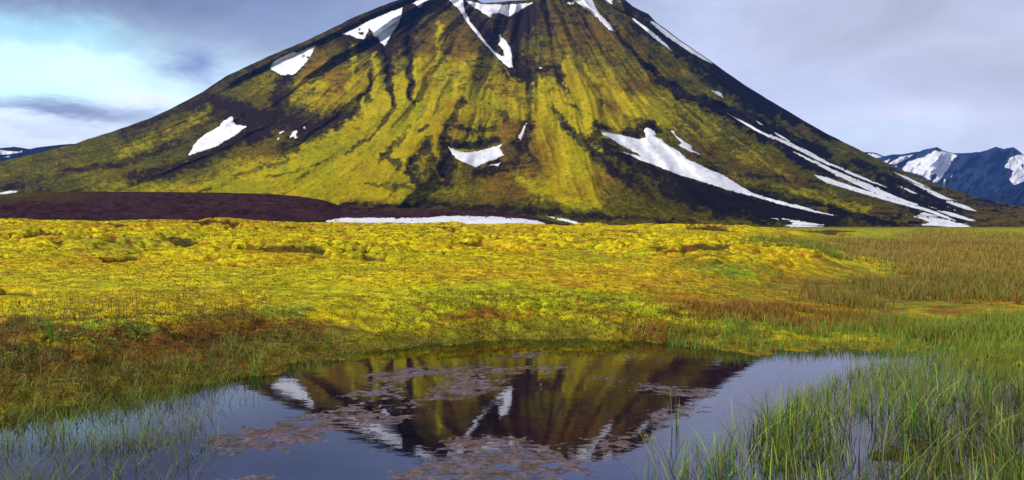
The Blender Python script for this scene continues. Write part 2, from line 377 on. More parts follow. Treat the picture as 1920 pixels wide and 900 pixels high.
# cover strokes: (moss cover, hue, width at start, width at end, gully depth, path)
ST = [
 (.03, .3, 24, 12, 8, [(552, 112), (535, 150), (520, 190), (500, 235), (470, 262)]),
 (.08, .4, 30, 30, 0, [(520, 215), (560, 228), (600, 240), (650, 215)]),
 (.10, .4, 16, 10, 0, [(560, 262), (530, 280), (560, 250)]),
 (.04, .3, 22, 22, 0, [(380, 205), (430, 200), (480, 222)]),
 (.22, .3, 10, 18, 0, [(640, 55), (560, 92), (480, 125), (420, 157), (340, 200), (240, 248)]),
 (.05, .3, 16, 12, 6, [(470, 246), (400, 290), (330, 318), (250, 335)]),
 (.10, .3, 10, 6, 0, [(330, 262), (250, 300), (120, 325)]),
 (.62, .3, 10, 14, -4, [(390, 205), (350, 235), (290, 262), (230, 285)]),
 (.10, .3, 8, 6, 0, [(0, 352), (40, 350)]),
 (.04, .3, 18, 18, 0, [(650, 74), (700, 82), (740, 90)]),
 (.03, .3, 11, 5, 14, [(722, 85), (728, 120), (730, 165), (734, 197)]),
 (.03, .3, 16, 5, 14, [(778, 15), (772, 60), (768, 110), (771, 150), (776, 192)]),
 (.10, .3, 18, 14, 0, [(760, 20), (748, 60), (738, 95)]),
 (.15, .5, 4, 7, 3, [(695, 130), (693, 160), (688, 190)]),
 (.12, .4, 5, 7, 3, [(678, 180), (668, 196)]),
 (.30, .6, 4, 6, 4, [(740, 195), (722, 222), (695, 258), (650, 285)]),
 (.25, .5, 4, 6, 4, [(700, 190), (665, 225), (640, 250)]),
 (.28, .5, 5, 8, 5, [(770, 230), (750, 262), (715, 300)]),
 (.75, .2, 7, 9, -5, [(662, 85), (662, 140), (655, 180)]),
 (.78, .2, 6, 9, -5, [(703, 100), (708, 140), (712, 185), (700, 215)]),
 (.85, .2, 8, 11, -5, [(785, 120), (790, 165), (785, 210), (760, 260)]),
 (.8, .2, 9, 13, -4, [(826, 50), (830, 110), (833, 180), (825, 215)]),
 (.9, .1, 5, 8, -3, [(868, 120), (885, 165), (870, 195)]),
 (.25, .7, 8, 9, 10, [(872, 190), (862, 210), (842, 235), (836, 262)]),
 (.03, .3, 14, 12, 10, [(870, 12), (900, 48), (930, 90), (950, 125), (975, 145)]),
 (.06, .3, 22, 14, 12, [(1000, 18), (975, 50), (962, 90), (978, 125), (1000, 172), (1008, 205)]),
 (.3, .6, 8, 10, -4, [(925, 28), (940, 45), (935, 58)]),
 (.12, .8, 20, 12, 4, [(985, 118), (1040, 135), (1062, 160)]),
 (.18, .8, 14, 16, 8, [(1005, 205), (992, 240), (975, 280), (950, 310), (900, 318)]),
 (.03, .3, 5, 5, 10, [(1155, 60), (1195, 105), (1225, 142)]),
 (.01, .0, 7, 13, 12, [(1215, 130), (1250, 160), (1300, 187), (1350, 205)]),
 (.02, .0, 14, 30, 6, [(1340, 200), (1400, 222), (1470, 262), (1540, 298)]),
 (.01, .1, 10, 16, 0, [(1180, 14), (1225, 38), (1290, 92), (1370, 147), (1460, 203), (1560, 258)]),
 (.03, .1, 10, 20, 4, [(1188, 42), (1260, 88), (1340, 145), (1400, 180), (1480, 230)]),
 (.05, .1, 22, 22, 0, [(1390, 168), (1450, 206), (1510, 240)]),
 (.5, .5, 8, 14, 0, [(1460, 222), (1540, 262), (1640, 315), (1760, 372)]),
 (.12, .3, 6, 8, 3, [(1600, 300), (1680, 340), (1780, 385)]),
 (.03, .1, 12, 22, 4, [(1380, 222), (1500, 292), (1650, 352), (1800, 412)]),
 (.03, .2, 16, 26, 5, [(1120, 262), (1180, 300), (1250, 335), (1350, 368), (1500, 400), (1560, 412)]),
 (.06, .2, 20, 16, 0, [(1250, 350), (1340, 385), (1440, 405)]),
 (.10, .3, 7, 16, 6, [(1038, 200), (1060, 235), (1100, 275), (1150, 315)]),
 (.12, .3, 12, 16, 0, [(1105, 285), (1150, 320), (1200, 350)]),
 (.06, .3, 8, 16, 0, [(1055, 320), (1075, 338)]),
 (.08, .3, 8, 10, 0, [(1075, 312), (1095, 322)]),
 (.10, .3, 7, 8, 0, [(1070, 195), (1082, 203)]),
 (.12, .3, 6, 6, 0, [(994, 292), (1003, 298)]),
 (.2, .7, 12, 14, 3, [(1120, 238), (1180, 250), (1225, 240)]),
 (.2, .4, 7, 9, 3, [(1130, 190), (1150, 218), (1170, 235)]),
 (.97, .2, 14, 18, -4, [(1060, 130), (1090, 175), (1130, 215), (1160, 235)]),
 (.97, .2, 8, 15, -4, [(1105, 125), (1140, 170), (1190, 205), (1235, 222)]),
 (.95, .3, 16, 42, -4, [(1010, 160), (1015, 220), (1035, 275), (1080, 320)]),
 (.85, .3, 12, 30, 0, [(980, 340), (1040, 360), (1100, 372)]),
 (.6, .3, 8, 16, -3, [(1265, 195), (1330, 250), (1400, 300), (1470, 330)]),
 (.65, .1, 10, 16, 0, [(1380, 322), (1450, 345), (1530, 365), (1620, 395)]),
 (.35, .7, 8, 14, 0, [(1320, 290), (1420, 330), (1540, 345)]),
 (.02, .3, 8, 9, 4, [(848, 268), (885, 277), (930, 262)]),
 (.04, .3, 10, 22, 5, [(836, 270), (840, 300), (838, 332)]),
 (.12, .3, 10, 14, 3, [(806, 268), (785, 292), (770, 310)]),
 (.15, .3, 14, 12, 0, [(812, 300), (818, 312)]),
 (.16, .3, 10, 14, 0, [(735, 300), (775, 330), (790, 345)]),
 (.42, .3, 6, 6, 0, [(690, 345), (760, 352), (840, 358)]),
 (.20, .3, 6, 6, 3, [(800, 232), (785, 250)]),
 (.25, .4, 6, 8, 2, [(920, 196), (945, 220)]),
 (.25, .3, 10, 6, 2, [(862, 240), (905, 246), (925, 240)]),
 (1., .1, 12, 14, -3, [(905, 180), (930, 195)]),
 (.9, .8, 2.5, 3, -2, [(925, 100), (965, 150), (985, 178), (987, 212)]),
 (.9, .2, 8, 10, -3, [(755, 205), (725, 250), (680, 300), (610, 335)]),
 (.97, .1, 9, 16, -4, [(720, 205), (675, 250), (620, 285), (540, 325), (420, 350)]),
 (.95, .1, 10, 10, -3, [(690, 205), (650, 240), (615, 262)]),
 (.85, .3, 5, 6, -3, [(800, 255), (770, 285), (752, 318)]),
 (.85, .5, 4, 5, -2, [(815, 270), (828, 300), (812, 312), (828, 335)]),
 (.45, .2, 5, 6, 2, [(540, 300), (500, 310), (440, 330)]),
 (.45, .3, 3, 4, 2, [(600, 300), (560, 318), (500, 330)]),
 (.1, .5, 6, 9, 0, [(620, 388), (800, 384), (950, 392), (1100, 404), (1300, 412)]),
 (.5, .2, 4, 5, 0, [(1000, 380), (1150, 398), (1300, 410), (1420, 420)]),
 (.5, .3, 4, 5, 0, [(1150, 375), (1250, 400)]),
 (.5, .8, 5, 7, 0, [(1520, 392), (1640, 405), (1760, 425)]),
 (.08, .3, 9, 9, 0, [(1560, 395), (1640, 412), (1720, 425)]),
]
def mtn_fields(U, V, fine=False):
    wx = 6 * fbm(U / 26, V / 26, 3, 1) ; wy = 6 * fbm(U / 26 + 40, V / 26, 3, 3)
    u2, v2 = U + wx, V + wy
    rag = fbm(U / 9, V / 6, 4, 2, .65) * 1.3 if fine else None
    M = cgrid(GM, u2, v2); H = cgrid(GH, u2, v2); G = np.zeros_like(M)
    for (m_, h_, w0, w1, gd, pts) in ST:
        xs = [p[0] for p in pts]; ys = [p[1] for p in pts]; W = max(w0, w1) * 2.2
        sel = (u2 > min(xs) - W) & (u2 < max(xs) + W) & (v2 > min(ys) - W) & (v2 < max(ys) + W)
        if not sel.any(): continue
        d, al = pdist(u2[sel], v2[sel], pts)
        wd = w0 + (w1 - w0) * al
        if rag is not None: d = np.maximum(0, d + rag[sel] * np.clip(wd * .55, 2, 7))
        k = 1 - ss(d, wd * .35, wd * 1.25)
        M[sel] += (m_ - M[sel]) * k * np.where(m_ < .35, .80, .85); H[sel] += (h_ - H[sel]) * k * .7
        if gd: G[sel] += gd * (1 - ss(d, 0, wd * 1.5))
    return M, H, G
def mtn_relief(U, V, s):
    M, H, G = mtn_fields(U, V)
    w_ = fall(U, V)
    wn = w_ + .012 * fbm(U / 60, V / 60, 3, 5)
    big = fbm(wn * 9, V / 260, 3, 0); mid = fbm(wn * 30, V / 120, 3, 2); fine = fbm(wn * 110, V / 40, 3, 4)
    band = fbm(U / 22, V / 7, 4, 6)
    R = 70 * big + 13 * mid * ss(fbm(U / 120, V / 90, 2, 6), -.3, .3) + 2.5 * fine - 1.7 * G + 5 * band * ss(H, .45, .8) + 2.2 * fbm(U / 5, V / 3.5, 3, 1)
    mid_w = ss(U, -200, 300) * (1 - ss(U, 1500, 2000))
    return R * (.35 + .65 * mid_w)
def mtn_col(U, V):
    M, H, G = mtn_fields(U, V, True)
    w_ = fall(U, V); wn = w_ + .012 * fbm(U / 60, V / 60, 3, 5)
    streak = fbm(wn * 70, V / 55, 4, 2); streak2 = fbm(wn * 200 + 3, V / 22, 3, 5)
    blot = fbm(U / 34, V / 17, 5, 4, .62); fineb = fbm(U / 7, V / 3.6, 4, 3, .65)
    band = fbm(U / 20, V / 5, 4, 6)
    edge = 1 - np.abs(M - .5) * 1.2
    vein = 1 - np.abs(fbm(wn * 42 + .8 * blot, V / 34 + .5 * fineb, 3, 7)) * 5
    grain = fbm(U / 3.4, V / 2.1, 3, 2, .7)
    m = M + (.08 * streak + .07 * streak2 + .15 * blot + .13 * fineb + .08 * grain) * np.clip(edge + .25, .35, 1.15)
    m = m + .22 * np.clip(vein, 0, 1) * ss(M, .22, .4) * (1 - ss(M, .62, .8))
    m = m - .24 * ss(band, .12, .35) * ss(H, .35, .7)
    m = np.clip(m, 0, 1.05)
    h = np.clip(H + .3 * fbm(U / 60, V / 40, 4, 0) + .1 * fineb, 0, 1)
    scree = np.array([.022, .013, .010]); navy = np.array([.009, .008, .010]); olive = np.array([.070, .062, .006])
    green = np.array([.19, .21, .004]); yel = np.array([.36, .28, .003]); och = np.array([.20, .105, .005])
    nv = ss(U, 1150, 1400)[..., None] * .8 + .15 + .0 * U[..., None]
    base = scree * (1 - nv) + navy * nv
    hh = ss(h, .3, .8)[..., None]; gg = (1 - ss(h, .0, .35))[..., None] * .6
    top = yel * (1 - hh) + och * hh; top = top * (1 - gg) + green * gg
    mid_ = olive * (1 - hh * .6) + np.array([.10, .06, .012]) * hh * .6
    a = ss(m, .12, .46)[..., None]; b = ss(m, .42, .88)[..., None]
    b = b * (.22 + .78 * ss(M, .38, .72))[..., None]; c = base * (1 - a) + mid_ * a; c = c * (1 - b) + top * b
    c = c * (1 + .22 * grain + .14 * fineb)[..., None].clip(.4, 1.7)
    return c
def Yf_m(a): return 2500 - 1500 * np.sqrt(np.clip(1 - (np.abs(a - .02) / 1.35) ** 2.4, .05, 1))
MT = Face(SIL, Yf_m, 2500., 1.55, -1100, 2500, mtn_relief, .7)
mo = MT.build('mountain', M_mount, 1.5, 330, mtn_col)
tag(mo, 'green and black volcanic mountain streaked with snow behind the mossy plain', 'mountain', kind='structure')

HSIL = [(-1100, 424), (-500, 395), (-200, 372), (0, 365), (60, 362), (140, 359.5), (300, 360), (400, 361), (500, 363), (560, 368), (605, 375), (640, 387), (760, 391), (840, 392), (900, 395), (960, 400), (1010, 409), (1050, 419), (1100, 426)]
def hill_relief(U, V, s): return 7 * fbm(U / 90, V / 40, 4, 3) + 1.2 * fbm(U / 12, V / 6, 3, 5)
def hill_col(U, V):
    n = fbm(U / 60, V / 12, 5, 2); f = fbm(U / 9, V / 3, 4, 4)
    c = np.array([.048, .023, .030]) * (1 + .45 * f + .16 * fbm(U / 30, V / 5, 4, 6))[..., None].clip(.4, 2) + ss(n, .0, .8)[..., None] * np.array([.002, .004, -.002])
    left = (1 - ss(U, 20, 260)) * (1 - ss(V, 366, 384))
    ol = np.clip(left * .8 + .75 * ss(U, 640, 700) * (1 - ss(V + 5 * n, 386, 399)) * ss(n + f * .4, -.5, .2), 0, 1)[..., None]
    return c * (1 - ol) + np.array([.085, .070, .014]) * ol
HL = Face(HSIL, 330., 620., 1.25, -1100, 1100, hill_relief, .35)
ho = HL.build('hill', M_mount, 2.0, 90, hill_col)
tag(ho, 'low bare dark purple scree hill at the foot of the mountain', 'hill', kind='structure')

# ---- distant mountains
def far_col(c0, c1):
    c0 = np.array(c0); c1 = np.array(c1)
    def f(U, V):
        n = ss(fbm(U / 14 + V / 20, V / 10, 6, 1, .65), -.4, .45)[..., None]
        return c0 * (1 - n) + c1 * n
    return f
def far_relief(U, V, s): return 190 * fbm(U / 26 + V / 40, V / 50, 5, 2) + 40 * fbm(U / 7, V / 9, 4, 4)
FR = Face([(1500, 424), (1590, 340), (1630, 300), (1655, 294), (1675, 290), (1700, 287), (1722, 285), (1735, 279), (1757, 276.5), (1770, 283), (1785, 287), (1815, 287), (1838, 285), (1855, 279), (1868, 275), (1882, 279), (1900, 275.5), (1910, 283), (1918, 290), (1950, 296), (2030, 330), (2200, 350), (2500, 400)],
          6800., 8500., 1.2, 1500, 2500, far_relief, 1.2)
o = FR.build('distant_mountain', M_far, 2.0, 80, far_col((.006, .014, .042), (.024, .034, .062)))  # blue of the distant air is put into the rock colour
tag(o, 'distant dark blue mountain with snowfields beyond the right flank', 'mountain', kind='structure')
FR2 = Face([(1700, 424), (1780, 388), (1835, 370), (1880, 355), (1920, 341), (2000, 322), (2200, 300), (2500, 330)], 5000., 6000., 1.2, 1700, 2500, far_relief, .8)
o = FR2.build('distant_ridge', M_far, 2.0, 60, far_col((.004, .010, .034), (.014, .022, .050)))  # ridge rock also tinted blue, adding to the haze by colour
tag(o, 'smooth dark blue ridge at the right edge in front of the snowy mountain', 'ridge', kind='structure')
FR3 = Face([(1480, 424), (1560, 330), (1600, 292), (1622, 285), (1640, 286), (1665, 296), (1690, 310), (1760, 424)], 11500., 13500., 1.2, 1480, 1760, far_relief, .6)
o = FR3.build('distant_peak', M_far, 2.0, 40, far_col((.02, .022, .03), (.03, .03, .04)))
tag(o, 'farthest pale peak just showing over the mountain flank', 'mountain', kind='structure')
FL = Face([(-900, 380), (-400, 300), (-150, 284), (-40, 280), (0, 278), (26, 275), (55, 279.5), (84, 274), (110, 271.5), (135, 270), (200, 275), (300, 300), (460, 424)], 5200., 6500., 1.2, -900, 460, far_relief, .5)
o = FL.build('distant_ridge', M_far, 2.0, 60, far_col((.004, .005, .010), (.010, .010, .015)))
tag(o, 'dark far ridge with snow showing behind the left flank', 'ridge', kind='structure')

# ------------------------------------------------------------ snow patches, each one a slab lying on its slope
def snow(face, poly, label, thick=3.5, cell=.75, rough=1.3, group='snow patches on the mountain', holes=()):
    xs = [p[0] for p in poly]; ys = [p[1] for p in poly]
    x0, x1, y0, y1 = min(xs) - 3, max(xs) + 3, min(ys) - 3, max(ys) + 3
    small = min(x1 - x0, y1 - y0) < 20
    if small: cell = .4
    cx = np.arange(x0, x1, cell); cy = np.arange(y0, y1, cell)
    X, Y = np.meshgrid(cx + cell / 2, cy + cell / 2)
    r_ = rough * (.5 if small else 1)
    ox = r_ * fbm(X / 5, Y / 5, 4, 1, .7); oy = r_ * .8 * fbm(X / 5 + 31, Y / 5, 4, 2, .7)
    vtop = np.interp(X[0], face.us, face.vs)[None, :]
    ins = inside(X + ox, Y + oy, poly) & (Y > vtop + 1.0)
    for (hx, hy, hr) in holes:
        ins &= ~(np.hypot(X + ox * 2 - hx, (Y + oy * 2 - hy) * 1.3) < hr)
    if not ins.any(): return None
    lev = np.zeros(ins.shape, np.float32); cur = ins.copy(); nlev = int(4 / cell)
    for k in range(nlev):
        lev += cur
        e = cur.copy(); e[1:] &= cur[:-1]; e[:-1] &= cur[1:]; e[:, 1:] &= cur[:, :-1]; e[:, :-1] &= cur[:, 1:]
        e[0] = e[-1] = False; e[:, 0] = e[:, -1] = False; cur = e
    ny, nx = ins.shape
    L = np.zeros((ny + 1, nx + 1), np.float32); full = np.ones((ny + 1, nx + 1), bool)
    pad = np.pad(lev, 1); pin = np.pad(ins, 1)
    L = (pad[:-1, :-1] + pad[1:, :-1] + pad[:-1, 1:] + pad[1:, 1:]) / 4
    full = pin[:-1, :-1] & pin[1:, :-1] & pin[:-1, 1:] & pin[1:, 1:]
    th = thick * (.35 + .65 * np.clip(L / nlev, 0, 1)); th = np.where(full, th, -thick * .25)
    GX, GY = np.meshgrid(np.append(cx, cx[-1] + cell), np.append(cy, cy[-1] + cell))
    P = face.P(GX, GY, th, True)
    idx = np.arange((ny + 1) * (nx + 1)).reshape(ny + 1, nx + 1)
    q = np.stack([idx[:-1, :-1], idx[1:, :-1], idx[1:, 1:], idx[:-1, 1:]], -1)[ins]
    used, inv = np.unique(q, return_inverse=True)
    V = P.reshape(-1, 3)[used]; org = V.mean(0)
    thin = np.clip(L / nlev, 0, 1).reshape(-1)[used]; dn = fbm(GX.reshape(-1)[used] / 9, GY.reshape(-1)[used] / 4, 4, 3)
    k_ = np.clip(ss(thin, 0, .6) + .5 * dn, 0, 1)[:, None]
    o = mesh_obj('snow_patch', V - org, inv.reshape(-1, 4), M_snow, np.array([.46, .43, .40]) * (1 - k_) + np.array([.76, .76, .77]) * k_)
    o.location = org
    return tag(o, label, 'snow patch', group)
snow(MT, [(506,127),(513,116),(529,106),(549,97),(560,98),(576,90),(593,84),(588,91),(584,104),(571,121),(550,141),(539,139),(528,142),(513,133)], 'oval snow patch high on the left shoulder, beside the notched one', holes=[(569,105,1.5),(577,108,1.6)])
snow(MT, [(640,64),(660,56),(676,46),(700,35),(730,22),(756,14),(753,30),(748,45),(735,62),(728,78),(721,87),(714,80),(708,70),(701,70),(697,58),(692,54),(689,62),(686,72),(680,75),(668,72),(655,66)], 'large notched snow patch below the upper left ridge, with rocks poking through', holes=[(678,63,3.2),(673,60,1.6),(675,55,1.2)])
snow(MT, [(773,7),(785,0),(795,-9),(825,-9),(808,0),(795,6),(786,17),(779,9)], 'small pointed snow patch cut by the top of the picture left of the crater')
snow(MT, [(841,0),(862,20),(875,42),(895,67),(918,93),(938,113),(953,127),(962,127),(960,107),(958,89),(951,78),(940,69),(938,63),(935,66),(938,76),(934,82),(942,93),(945,104),(940,105),(927,96),(913,80),(898,60),(880,38),(871,16),(869,0),(866,-9),(832,-9)], 'long hooked snow gully running down from the summit like a tick mark')
snow(MT, [(871,0),(884,2),(907,8),(929,8),(951,8),(982,6),(1000,4),(996,9),(982,16),(969,24),(953,32),(944,28),(936,25),(924,27),(920,33),(916,32),(902,22),(887,13),(872,2)], 'crescent of snow lying under the dip of the summit rim')
snow(MT, [(1072,0),(1087,9),(1102,18),(1113,27),(1129,43),(1141,56),(1155,60),(1149,52),(1138,38),(1124,24),(1115,11),(1112,0),(1108,-10),(1060,-10)], 'broad snow tongue tapering down right from the summit into the dark gully')
snow(MT, [(1060,6),(1068,3),(1077,3),(1076,10),(1066,8)], 'tiny snow scrap just left of the summit snow tongue', 2, rough=.5)
snow(MT, [(1133,0),(1142,7),(1150,12),(1149,2),(1147,-7),(1127,-7)], 'short snow wedge at the top edge right of the summit tongue', 2.5)
snow(MT, [(1157,1),(1160,4),(1164,6),(1163,2)], 'tiniest snow speck under the right end of the summit', 2, rough=.2)
snow(MT, [(1183,34),(1200,49),(1220,67),(1240,82),(1260,97),(1251,83),(1236,69),(1216,52),(1196,39),(1187,34)], 'thin straight snow streak parallel to and left of the ridge-edge one', 2.5)
snow(MT, [(1219,41),(1233,56),(1256,73),(1282,91),(1309,107),(1338,122),(1329,111),(1307,93),(1280,76),(1256,59),(1236,46),(1222,40)], 'long straight snow streak hugging the upper right skyline', 2.5)
snow(MT, [(1010,126),(1014,125),(1017,128),(1013,129)], 'lone speck of snow on brown scree right of the hooked gully', 2, rough=.3)
snow(MT, [(1330,170),(1334,167),(1342,172),(1347,171),(1353,175),(1356,181),(1366,188),(1355,185),(1342,178)], 'small ragged snow patch on the dark scree of the right shoulder', 2.5)
snow(MT, [(351,292),(362,274),(370,263),(384,252),(409,237),(420,226),(434,217),(439,222),(438,229),(442,234),(453,234),(464,237),(445,251),(426,262),(403,276),(387,281),(370,286),(359,291)], 'large grey-white slanting snow patch low on the left flank')
snow(MT, [(524,247),(533,245),(532,251),(527,251),(522,263),(519,262),(523,254)], 'broken snow scrap, leftmost of four on the dark crag', 2, rough=.8)
snow(MT, [(548,244),(557,243),(558,248),(555,252),(559,258),(553,260),(548,256),(542,261),(544,255),(547,251)], 'roundish snow scrap, biggest of four on the dark crag', 2, rough=.8)
snow(MT, [(568,238),(572,237),(573,241),(570,242)], 'highest and smallest of the four snow scraps on the dark crag', 2, rough=.2)
snow(MT, [(579,249),(586,245),(585,249),(581,251)], 'small snow scrap, rightmost of four on the dark crag', 2, rough=.2)
snow(MT, [(839,274),(851,280),(873,286),(898,283),(921,276),(944,269),(937,277),(941,284),(946,291),(934,298),(912,305),(893,315),(879,309),(857,299),(847,288)], 'bright bat-winged snow patch in the mid-slope hollow')
snow(MT, [(940,303),(934,312),(926,310),(914,312),(919,308),(932,307)], 'small snow fragment under the right wing of the mid-slope patch', 2, rough=.5)
snow(MT, [(988,229),(986,238),(982,249),(977,262),(971,259),(972,254),(978,247),(983,234)], 'narrow upright snow sliver in the gully right of the hollow', 2, rough=.6)
snow(MT, [(1127,251),(1134,247),(1152,252),(1167,253),(1196,261),(1211,257),(1210,252),(1206,245),(1213,238),(1227,245),(1232,254),(1225,254),(1241,261),(1249,269),(1274,284),(1288,297),(1321,313),(1357,328),(1389,349),(1414,363),(1454,374),(1498,385),(1529,394),(1575,405),(1560,404.5),(1516,396),(1473,386),(1414,369),(1367,357),(1327,344),(1280,330),(1260,323),(1224,309),(1199,301),(1182,291),(1159,282),(1182,288),(1202,293),(1193,287),(1171,276),(1143,259)], 'biggest snowfield, sweeping down the right slope to a long thin tail', 4)
snow(MT, [(1253,242),(1264,245),(1268,254),(1282,263),(1296,274),(1302,283),(1318,291),(1296,286),(1271,272),(1277,268),(1266,256)], 'narrow snow patch just above and right of the biggest snowfield', 2.5)
snow(MT, [(1353,205),(1373,218),(1404,232),(1429,245),(1467,261),(1498,273),(1529,289),(1560,306),(1591,320),(1622,333),(1680,357),(1650,348),(1622,338),(1591,326),(1560,313),(1529,299),(1498,283),(1473,271),(1442,258),(1414,244),(1380,223)], 'uppermost of the long snow ribbons down the right flank', 2.5, rough=.6)
snow(MT, [(1474,276),(1498,286),(1529,301),(1560,317),(1591,329),(1622,342),(1653,354),(1680,366),(1720,382),(1735,392),(1700,384),(1660,370),(1633,360),(1590,341),(1560,326),(1530,309),(1500,293)], 'second long snow ribbon, thin, just below the uppermost one', 2.5, rough=.6)
snow(MT, [(1525,327),(1550,332),(1573,341),(1617,353),(1660,366),(1700,379),(1727,387),(1753,396),(1793,412),(1817,421),(1780,413),(1740,397),(1687,383),(1633,368),(1587,354),(1550,343),(1533,333)], 'third and broadest of the long snow ribbons down the right flank', 2.5, rough=.6)
snow(MT, [(1693,403),(1713,402),(1733,398),(1767,407),(1813,422),(1843,432),(1800,431),(1757,427),(1723,422),(1743,417),(1720,408)], 'fan-shaped snow apron where the long ribbons reach the plain', 2, rough=.6)
snow(MT, [(1733,383),(1767,392),(1817,409),(1843,418),(1817,415),(1783,405),(1750,393)], 'thin snow ribbon tail above the apron at the foot', 2, rough=.7)
snow(MT, [(1672,321),(1700,331),(1733,347),(1767,366),(1800,379),(1834,397),(1810,393),(1777,380),(1747,364),(1717,348),(1690,333)], 'snow streak nearest the lower right skyline', 2, rough=.7)
snow(MT, [(1680,344),(1707,353),(1733,367),(1710,362),(1690,352)], 'short faint snow streak between the ribbons and the lower skyline streak', 2, rough=.5)
snow(MT, [(1775,387),(1790,391),(1806,399),(1792,397),(1781,393)], 'short snow dash under the end of the lower skyline streak', 2, rough=.4)
snow(MT, [(1417,226),(1425,229),(1431,235),(1424,233)], 'small snow dash above the uppermost ribbon', 2, rough=.3)
snow(MT, [(1442,241),(1455,248),(1470,255),(1487,268),(1478,265),(1462,257)], 'thin snow line touching the uppermost ribbon from above', 2, rough=.4)
snow(MT, [(1445,409),(1467,409),(1498,413),(1529,419),(1566,425),(1560,428),(1498,428),(1463,426),(1479,421),(1488,417),(1470,414)], 'flat forked snow patch at the slope foot below the biggest tail', 2, rough=.7)
snow(HL, [(610,413),(640,408.5),(696,408),(801,408),(834,404),(918,405),(973,409),(1008,413),(1023,419),(1012,424),(834,424),(640,421),(612,417)], 'long low snow bank at the edge of the plain below the dark hill', .8, rough=.8, group='snow banks at the foot of the slope')
snow(MT, [(1022,405),(1054,408.5),(1090,418),(1082,422),(1065,417),(1040,411)], 'small snow bank just right of the long low bank', 1.5, rough=.5, group='snow banks at the foot of the slope')
snow(MT, [(-25,364),(0,361),(18,357),(34,358),(30,361),(10,364)], 'small snow strip at the far left foot of the mountain', 2, rough=.6)
FG = 'snowfields on the distant mountains'
snow(FR, [(1690,317),(1703,302),(1733,293),(1753,282),(1777,285),(1797,292),(1783,303),(1777,320),(1763,337),(1757,343),(1748,342),(1757,330),(1753,325),(1747,328),(1745,338),(1717,327),(1695,320)], 'largest snowfield on the distant blue mountain, between its two tops', 22, .5, 2.4, FG)
snow(FR, [(1664,308),(1690,293),(1715,289),(1703,298),(1677,309)], 'slanting snowfield on the left shoulder of the distant blue mountain', 16, group=FG, rough=.8)
snow(FR, [(1652,304),(1670,297),(1663,307),(1656,309)], 'small snow scrap at the left end of the distant blue mountain', 12, group=FG, rough=.5)
snow(FR, [(1672,312),(1683,310),(1680,316)], 'little snow wedge under the slanting distant snowfield', 12, group=FG, rough=.3)
snow(FR, [(1883,313),(1893,297),(1905,292),(1925,288),(1985,310),(1985,340),(1920,344),(1900,348),(1893,340),(1897,320)], 'snowfield on the distant mountain at the right edge of the picture', 22, .5, 2.6, FG, [(1917,312,3)])
snow(FR, [(1782,332),(1788,325),(1784,334)], 'tiny snow dash on the dark face of the distant mountain', 10, group=FG, rough=.3)
snow(FR, [(1768,349),(1770,336),(1774,336),(1771,349)], 'tiny upright snow sliver below the largest distant snowfield', 10, group=FG, rough=.4)
snow(FR3, [(1560,332),(1600,294),(1622,287),(1640,288),(1665,298),(1690,314),(1690,350),(1600,350)], 'pale snowfield covering the farthest peak', 25, group=FG)
snow(FL, [(-60,281),(0,280.5),(15,283),(38,284),(43,281),(41,286),(15,290),(-60,293)], 'wedge of snow on the far ridge at the left edge', 12, group=FG, rough=.6)
snow(FL, [(5,295),(13,292.5),(20,292.5),(15,295.5)], 'small snow oval below the wedge on the far left ridge', 10, group=FG, rough=.3)

# ------------------------------------------------------------ the plain
def W(u, v, z=0.0):
    Y = F * (CH - z) / (v - HV); return ((u - CU) / F * Y, Y)
POND_PX = [(-900, 1000), (-600, 850), (-300, 800), (0, 782), (110, 770), (220, 745), (330, 722), (420, 708), (520, 694), (600, 676), (680, 660), (800, 646), (950, 638), (1100, 637), (1250, 644),
           (1330, 650), (1400, 660), (1460, 655), (1520, 658), (1580, 652), (1640, 660), (1700, 656), (1735, 645), (1790, 642), (1810, 652), (1780, 668), (1840, 690), (1930, 705), (2050, 720), (2300, 760), (3200, 800), (3200, 2400), (-900, 2400)]
POND = [W(u, v) for u, v in POND_PX]
def sdpond(X, Y):
    p = POND + [POND[0]]
    d, _ = pdist(X, Y, p); return np.where(inside(X, Y, POND), -d, d)
def smooth_ground(X, Y):
    """ground without hummocks; also returns the image column and a region weight"""
    Ys = np.maximum(Y, .5); u = CU + F * X / (Ys + 0.0)
    u = np.clip(u, -1500, 3400)
    crest = np.interp(u, [-600, 0, 200, 600, 1000, 1350, 1600, 1920, 2500], [1.56, 1.47, 1.45, 1.22, 1.20, 1.18, 1.10, 1.02, 1.0])
    low = ss(u, 1250, 1650)       # marshy hollow on the right
    z0 = .30 - .20 * low
    t = np.clip((Ys - 11) / 39, 0, 1)
    pw = 1.35 + .5 * low
    z = z0 + (crest - z0) * t ** pw
    z = z + (.9 - crest) * ss(Ys, 52, 130)
    m1 = W(1480, 492, .45); m2 = W(1660, 508, .40)
    return z, u, low
BUMPS = [(415, 38, 2.2, 5.0, .30), (250, 40, 4.5, 5, .16), (1580, 46, 1.6, 3, .20), (885, 48, 2.2, 3, .12), (30, 42, 2.0, 3, .12), (1880, 30, 3.5, 5, .25)]
